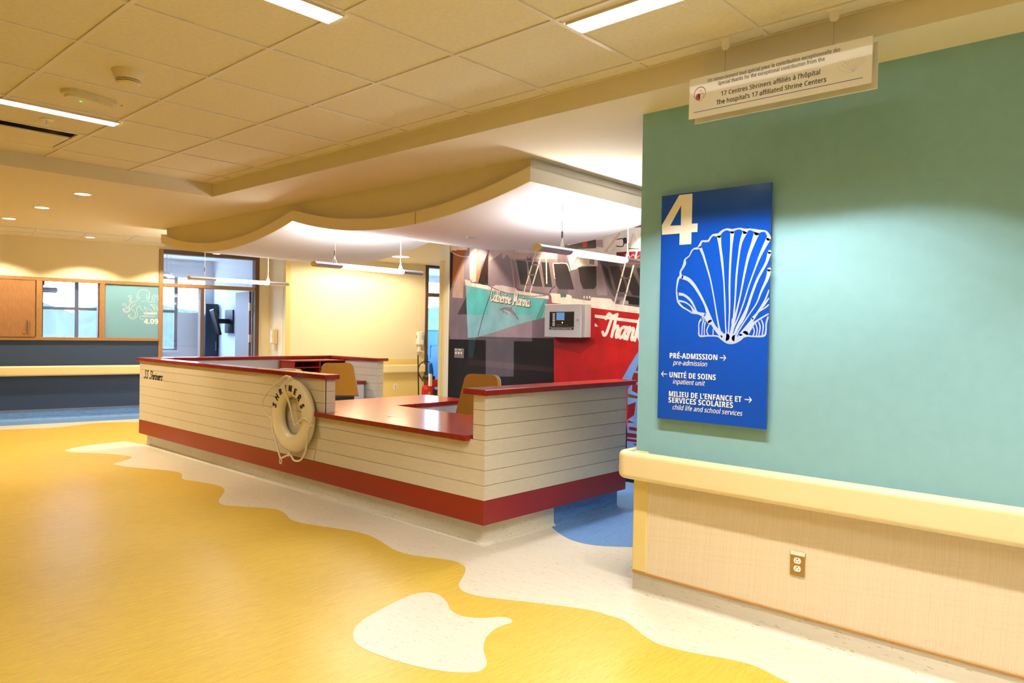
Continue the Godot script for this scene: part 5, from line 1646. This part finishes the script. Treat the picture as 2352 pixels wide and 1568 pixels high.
# ---------------------------------------------------------------- glazed door and rooms behind
func build_rooms() -> void:
	# door frame in the window wall
	var d := struct_root("door_1", true)
	d.set_meta("label", "glazed brown door frame with sidelight and transom, door standing open")
	for q in [[2.41, 0.0, 2.475, 2.755], [3.985, 0.0, 4.055, 2.755], [3.065, 0.0, 3.125, 2.14]]:
		part(d, "jamb", bx(Vector3(q[0], q[1], -13.5), Vector3(q[2], q[3], -13.31), 0.004), M.frame_wood if q[0] < 2.45 else M.door_frame_brown)
	part(d, "head", bx(Vector3(2.475, 2.685, -13.5), Vector3(3.985, 2.755, -13.31), 0.004), M.door_frame_brown)
	part(d, "transom_bar", bx(Vector3(2.475, 2.135, -13.5), Vector3(3.985, 2.195, -13.31), 0.004), M.frame_wood)
	part(d, "sill_rail", bx(Vector3(2.475, 0.0, -13.5), Vector3(3.065, 0.25, -13.33), 0.004), M.door_frame_brown)
	part(d, "transom_pane", bx(Vector3(2.475, 2.195, -13.42), Vector3(3.985, 2.685, -13.414)), M.clear_glass)
	part(d, "side_pane", bx(Vector3(2.475, 0.25, -13.42), Vector3(3.065, 2.135, -13.414)), M.clear_glass)
	var leaf := part(d, "door_leaf", bx(Vector3(3.93, 0.01, -14.36), Vector3(3.975, 2.13, -13.48), 0.003), M.door_frame_brown)
	for y in [0.3, 1.28, 1.85]: part(leaf, "hinge", bx(Vector3(3.925, y - 0.07, -13.49), Vector3(3.99, y + 0.07, -13.47)), M.aluminium)
	# room shell behind
	var r := struct_root("room_shell", true)
	r.set_meta("label", "pale patient room seen through the glass")
	part(r, "floor_slab", bx(Vector3(-6.2, -0.1, -17.7), Vector3(4.5, 0.0, -13.5)), M.pale_floor)
	part(r, "ceiling_slab", bx(Vector3(-6.2, 2.95, -17.7), Vector3(4.5, 3.05, -13.35)), M.pale_wall)
	part(r, "partition", bx(Vector3(4.30, 0.0, -17.7), Vector3(4.42, 2.95, -13.5)), M.pale_wall)
	part(r, "partition", bx(Vector3(-6.3, 0.0, -17.7), Vector3(-6.2, 2.95, -13.35)), M.pale_wall)
	var ext := mb()
	ext.span(Vector3(-6.2, 0.0, -17.7), Vector3(4.3, 0.93, -17.5))
	ext.span(Vector3(-6.2, 2.56, -17.7), Vector3(4.3, 2.95, -17.5))
	ext.span(Vector3(3.55, 0.93, -17.7), Vector3(4.3, 1.78, -17.5))
	ext.span(Vector3(4.12, 1.78, -17.7), Vector3(4.3, 2.56, -17.5))
	ext.span(Vector3(-6.2, 0.93, -17.7), Vector3(-3.5, 2.56, -17.5))
	part(r, "outer_wall", ext, M.pale_wall)
	part(r, "pelmet", bx(Vector3(-3.5, 2.35, -17.5), Vector3(3.1, 2.6, -17.35)), M.box_grey)
	var wn := struct_root("window_2", true)
	wn.set_meta("label", "outer windows of the patient room with dark mullions")
	for s in [-3.45, -1.7, 0.0, 1.62, 3.52]: part(wn, "mullion", bx(Vector3(s - 0.035, 0.93, -17.6), Vector3(s + 0.035, 2.56, -17.52)), M.mullion)
	for y in [0.95, 1.80, 2.54]: part(wn, "transom", bx(Vector3(-3.5, y - 0.03, -17.6), Vector3(3.55, y + 0.03, -17.52)), M.mullion)
	part(wn, "pane", bx(Vector3(-3.5, 0.95, -17.57), Vector3(3.55, 2.55, -17.565)), M.clear_glass)
	part(wn, "pane", bx(Vector3(3.55, 1.78, -17.57), Vector3(4.12, 2.55, -17.565)), M.clear_glass)
	part(wn, "sill", bx(Vector3(-3.5, 0.90, -17.52), Vector3(3.55, 0.94, -17.36), 0.004), M.pale_wall)
	var hill := mb()
	var hn := FastNoiseLite.new()
	hn.seed = 9
	hn.frequency = 0.09
	var hp := []
	for i in 61:
		var sx := -60.0 + 2.5 * i
		hp.append(Vector3(sx, 3.6 + 2.2 * hn.get_noise_1d(sx * 2.0) + 1.2 * hn.get_noise_1d(sx * 9.0), -70.0))
	for i in 60:
		for k in 4:
			var a0 := Vector3(hp[i].x, lerp(-12.0, hp[i].y, k / 4.0), -70.0 - 4.0 * k)
			var b0 := Vector3(hp[i + 1].x, lerp(-12.0, hp[i + 1].y, k / 4.0), -70.0 - 4.0 * k)
			var a1 := Vector3(hp[i].x, lerp(-12.0, hp[i].y, (k + 1) / 4.0), -74.0 - 4.0 * k)
			var b1 := Vector3(hp[i + 1].x, lerp(-12.0, hp[i + 1].y, (k + 1) / 4.0), -74.0 - 4.0 * k)
			hill.face([a0, b0, b1, a1], Vector3(0, 0.5, 1))
	var hm := mat("hill_trees", Color.WHITE, 0.95, 0.0, 0.1)
	tri_tex(hm, noise_tex(0.03, rgb(58, 66, 70), rgb(78, 88, 94), 31), Vector3(0.12, 0.12, 0.12))
	var ho2 := part(self, numbered("hillside"), hill, hm)
	ho2.basis = RB
	ho2.set_meta("kind", "structure")
	tag(ho2, "pale hazy wooded hillside outside the windows", "hill")
	# room furniture
	var tv := thing("wall_television", "black television on a swing arm seen through the open glazed door", "television", P(4.3, 1.6, -16.1), deg_to_rad(TURN) - PI / 2)
	part(tv, "wall_plate", bx(Vector3(-0.30, -0.25, 0.0), Vector3(0.30, 0.24, 0.03), 0.004), M.black_plastic)
	part(tv, "arm", bx(Vector3(-0.05, -0.05, 0.03), Vector3(0.05, 0.05, 0.30), 0.006), M.black_plastic)
	part(tv, "screen_body", bx(Vector3(-0.38, -0.27, -0.02), Vector3(0.38, 0.27, 0.03), 0.008), M.screen_off, Transform3D(Basis(Vector3.UP, deg_to_rad(-8)) * Basis(Vector3.RIGHT, deg_to_rad(13)), Vector3(0.08, -0.02, 0.31)))
	var wc := thing("wardrobe", "tall dark navy wardrobe seen through the glazed door", "wardrobe", P(4.14, 0, -17.2), deg_to_rad(TURN))
	part(wc, "body", bx(Vector3(-0.13, 0.0, -0.25), Vector3(0.13, 1.98, 0.22), 0.004), M.navy_dark)
	part(wc, "door", bx(Vector3(-0.125, 0.03, 0.222), Vector3(0.125, 1.95, 0.24), 0.003), M.navy_dark)
	part(wc, "handle", bx(Vector3(0.08, 0.95, 0.24), Vector3(0.095, 1.15, 0.26), 0.003), M.steel)
	var lf := thing("hanging_fixture", "slim suspended light fixture in the room behind the glazed transom", "light fixture", P(3.15, 2.5, -16.4), deg_to_rad(TURN) + deg_to_rad(75))
	part(lf, "body", bx(Vector3(-0.6, 0.0, -0.07), Vector3(0.6, 0.06, 0.07), 0.006), M.aluminium)
	for x in [-0.5, 0.5]: part(lf, "rod", bx(Vector3(x - 0.006, 0.06, -0.006), Vector3(x + 0.006, 0.45, 0.006)), M.aluminium)
	var xl := thing("exam_lamp", "blue-grey lamp arm hanging inside the interior window", "lamp arm", P(1.0, 2.11, -17.0), deg_to_rad(TURN))
	var ar := mb()
	ar.tube([Vector3(0.0, 0.84, 0), Vector3(0, 0.3, 0), Vector3(0.0, 0.12, 0)], 0.03, 10)
	part(xl, "arm", ar, M.mullion)
	part(xl, "head", bx(Vector3(-0.05, -0.02, -0.1), Vector3(0.24, 0.08, 0.1), 0.02), M.mullion)
	# doorway to the second room
	var d2 := struct_root("door_2", true)
	d2.set_meta("label", "brown door frame with transom at the end of the corridor wall")
	for q in [[6.93, 0.0, 6.99, 2.745], [7.95, 0.0, 8.01, 2.745]]: part(d2, "jamb", bx(Vector3(q[0], q[1], -12.55), Vector3(q[2], q[3], -12.375), 0.004), M.door_frame_brown)
	part(d2, "head", bx(Vector3(6.99, 2.69, -12.55), Vector3(7.95, 2.745, -12.375), 0.004), M.door_frame_brown)
	part(d2, "transom_bar", bx(Vector3(6.99, 2.14, -12.55), Vector3(7.95, 2.20, -12.375), 0.004), M.door_frame_brown)
	part(d2, "transom_pane", bx(Vector3(6.99, 2.20, -12.47), Vector3(7.95, 2.69, -12.464)), M.clear_glass)
	var r2 := struct_root("room_shell", true)
	r2.set_meta("label", "bright room with blue cupboards beyond the corridor doorway")
	part(r2, "floor_slab", bx(Vector3(4.5, -0.1, -16.4), Vector3(10.9, 0.0, -12.55)), M.pale_floor)
	part(r2, "ceiling_slab", bx(Vector3(4.5, 2.85, -16.4), Vector3(10.9, 2.95, -12.4)), M.pale_wall)
	part(r2, "partition", bx(Vector3(4.45, 0, -16.4), Vector3(4.6, 2.85, -12.55)), M.pale_wall)
	part(r2, "partition", bx(Vector3(10.8, 0, -16.4), Vector3(10.9, 2.85, -12.55)), M.pale_wall)
	var e2 := mb()
	e2.span(Vector3(4.5, 0, -16.4), Vector3(10.9, 1.0, -16.25))
	e2.span(Vector3(4.5, 2.70, -16.4), Vector3(10.9, 2.85, -16.25))
	e2.span(Vector3(4.5, 1.0, -16.4), Vector3(6.5, 2.70, -16.25))
	part(r2, "outer_wall", e2, M.pale_wall)
	var w3 := struct_root("window_3", true)
	w3.set_meta("label", "bright window with raised blind beyond the corridor doorway")
	part(w3, "pane", bx(Vector3(6.5, 1.0, -16.34), Vector3(10.8, 2.7, -16.335)), M.clear_glass)
	for s in [6.52, 8.0, 10.2]: part(w3, "mullion", bx(Vector3(s - 0.03, 1.0, -16.36), Vector3(s + 0.03, 2.7, -16.3)), M.mullion)
	for k in 12: part(w3, "slat", bx(Vector3(6.55, 2.15 + 0.045 * k, -16.26), Vector3(10.75, 2.165 + 0.045 * k, -16.22)), M.cabinet_blue)
	var cb := thing("cupboard", "low blue cupboard with two doors beyond the corridor doorway", "cupboard", P(9.0, 0, -15.45), deg_to_rad(TURN))
	part(cb, "body", bx(Vector3(-0.9, 0.25, -0.5), Vector3(0.9, 1.48, 0.0), 0.004), M.cabinet_blue)
	part(cb, "plinth", bx(Vector3(-0.88, 0.0, -0.48), Vector3(0.88, 0.25, -0.03)), M.navy_dark)
	for k in 4:
		var x := -0.895 + 0.4475 * k
		var dr := part(cb, "door", bx(Vector3(x + 0.003, 0.27, 0.002), Vector3(x + 0.4445, 1.47, 0.02), 0.002), M.cabinet_blue)
		var hx: float = x + (0.40 if k % 2 == 0 else 0.045)
		part(dr, "handle", bx(Vector3(hx - 0.007, 0.85, 0.02), Vector3(hx + 0.007, 1.08, 0.045), 0.003), M.navy_dark)
	part(cb, "top", bx(Vector3(-0.91, 1.48, -0.5), Vector3(0.91, 1.50, 0.025), 0.003), M.cabinet_blue)
	var be := thing("bench", "blue waiting bench with purple seat beyond the corridor doorway", "bench", P(8.75, 0, -14.3), deg_to_rad(TURN))
	part(be, "seat", bx(Vector3(-0.42, 0.74, -0.25), Vector3(0.45, 0.90, 0.27), 0.05), M.purple_vinyl)
	part(be, "back", bx(Vector3(-0.46, 0.85, -0.34), Vector3(0.45, 1.16, -0.25), 0.02), M.cabinet_blue)
	for x in [-0.45, 0.42]: part(be, "side", bx(Vector3(x, 0.0, -0.34), Vector3(x + 0.05, 1.12, 0.27), 0.01), M.cabinet_blue)
	# hand truck with red tank
	var h := thing("hand_truck", "black hand truck with tall loop handle leaning by the far doorway", "hand truck", P(6.46, 0, -11.6), deg_to_rad(TURN))
	var fr := mb()
	fr.tube([Vector3(-0.10, 0.04, 0.05), Vector3(-0.095, 1.04, -0.02), Vector3(0.095, 1.04, -0.02), Vector3(0.08, 0.60, 0.02), Vector3(0.10, 0.04, 0.05)], 0.012, 8)
	part(h, "frame", fr, M.black_plastic)
	part(h, "toe_plate", bx(Vector3(-0.17, 0.0, 0.02), Vector3(0.17, 0.015, 0.24), 0.003), M.black_plastic)
	for x in [-0.17, 0.17]:
		var wh := mb()
		wh.tube([Vector3(x - 0.02, 0.10, 0.0), Vector3(x + 0.02, 0.10, 0.0)], 0.10, 18)
		part(h, "wheel", wh, M.black_plastic)
	var tk := thing("red_tank_unit", "red tank machine with black hose standing on the hand truck", "machine", P(6.50, 0.016, -11.46), deg_to_rad(TURN))
	var ta := mb()
	ta.lathe([Vector2(0.0, 0.0), Vector2(0.11, 0.0), Vector2(0.12, 0.03), Vector2(0.12, 0.42), Vector2(0.10, 0.48), Vector2(0.0, 0.50)], 22)
	part(tk, "tank", ta, M.red_paint)
	part(tk, "motor_head", bx(Vector3(-0.02, 0.46, -0.09), Vector3(0.16, 0.60, 0.09), 0.02), M.red_paint)
	part(tk, "motor_cover", bx(Vector3(-0.09, 0.58, -0.08), Vector3(0.10, 0.66, 0.08), 0.02), M.black_plastic)
	part(tk, "side_block", bx(Vector3(0.04, 0.25, 0.06), Vector3(0.16, 0.42, 0.14), 0.01), M.navy_dark)
	part(tk, "brass_fitting", bx(Vector3(-0.07, 0.30, 0.11), Vector3(-0.03, 0.38, 0.14), 0.004), M.tan_brass)
	var ho := mb()
	ho.tube(smooth3([Vector3(-0.11, 0.56, 0.0), Vector3(-0.22, 0.72, 0.02), Vector3(-0.20, 0.86, 0.03), Vector3(-0.09, 0.92, 0.04), Vector3(0.03, 0.86, 0.04), Vector3(0.07, 0.70, 0.02), Vector3(0.06, 0.60, 0.0)], 6), 0.011, 8)
	part(tk, "hose", ho, M.black_plastic)
	var bt := thing("spray_bottle", "white and blue bottle tucked into the red machine", "bottle", P(6.455, 0.50, -11.32), deg_to_rad(TURN))
	part(bt, "bottle", bx(Vector3(-0.028, 0.0, -0.028), Vector3(0.028, 0.22, 0.028), 0.01), M.plastic_white)
	part(bt, "blue_cap", bx(Vector3(-0.028, 0.22, -0.028), Vector3(0.028, 0.41, 0.028), 0.01), M.blue_plastic)

func _ready() -> void:
	rng.seed = 4
	sky_and_camera()
	make_materials()
	build_floor()
	build_ceiling()
	build_walls()
	build_rails()
	build_canopy()
	build_desk()
	build_ring()
	build_signs()
	build_wall_things()
	build_ceiling_things()
	build_chairs()
	build_rooms()
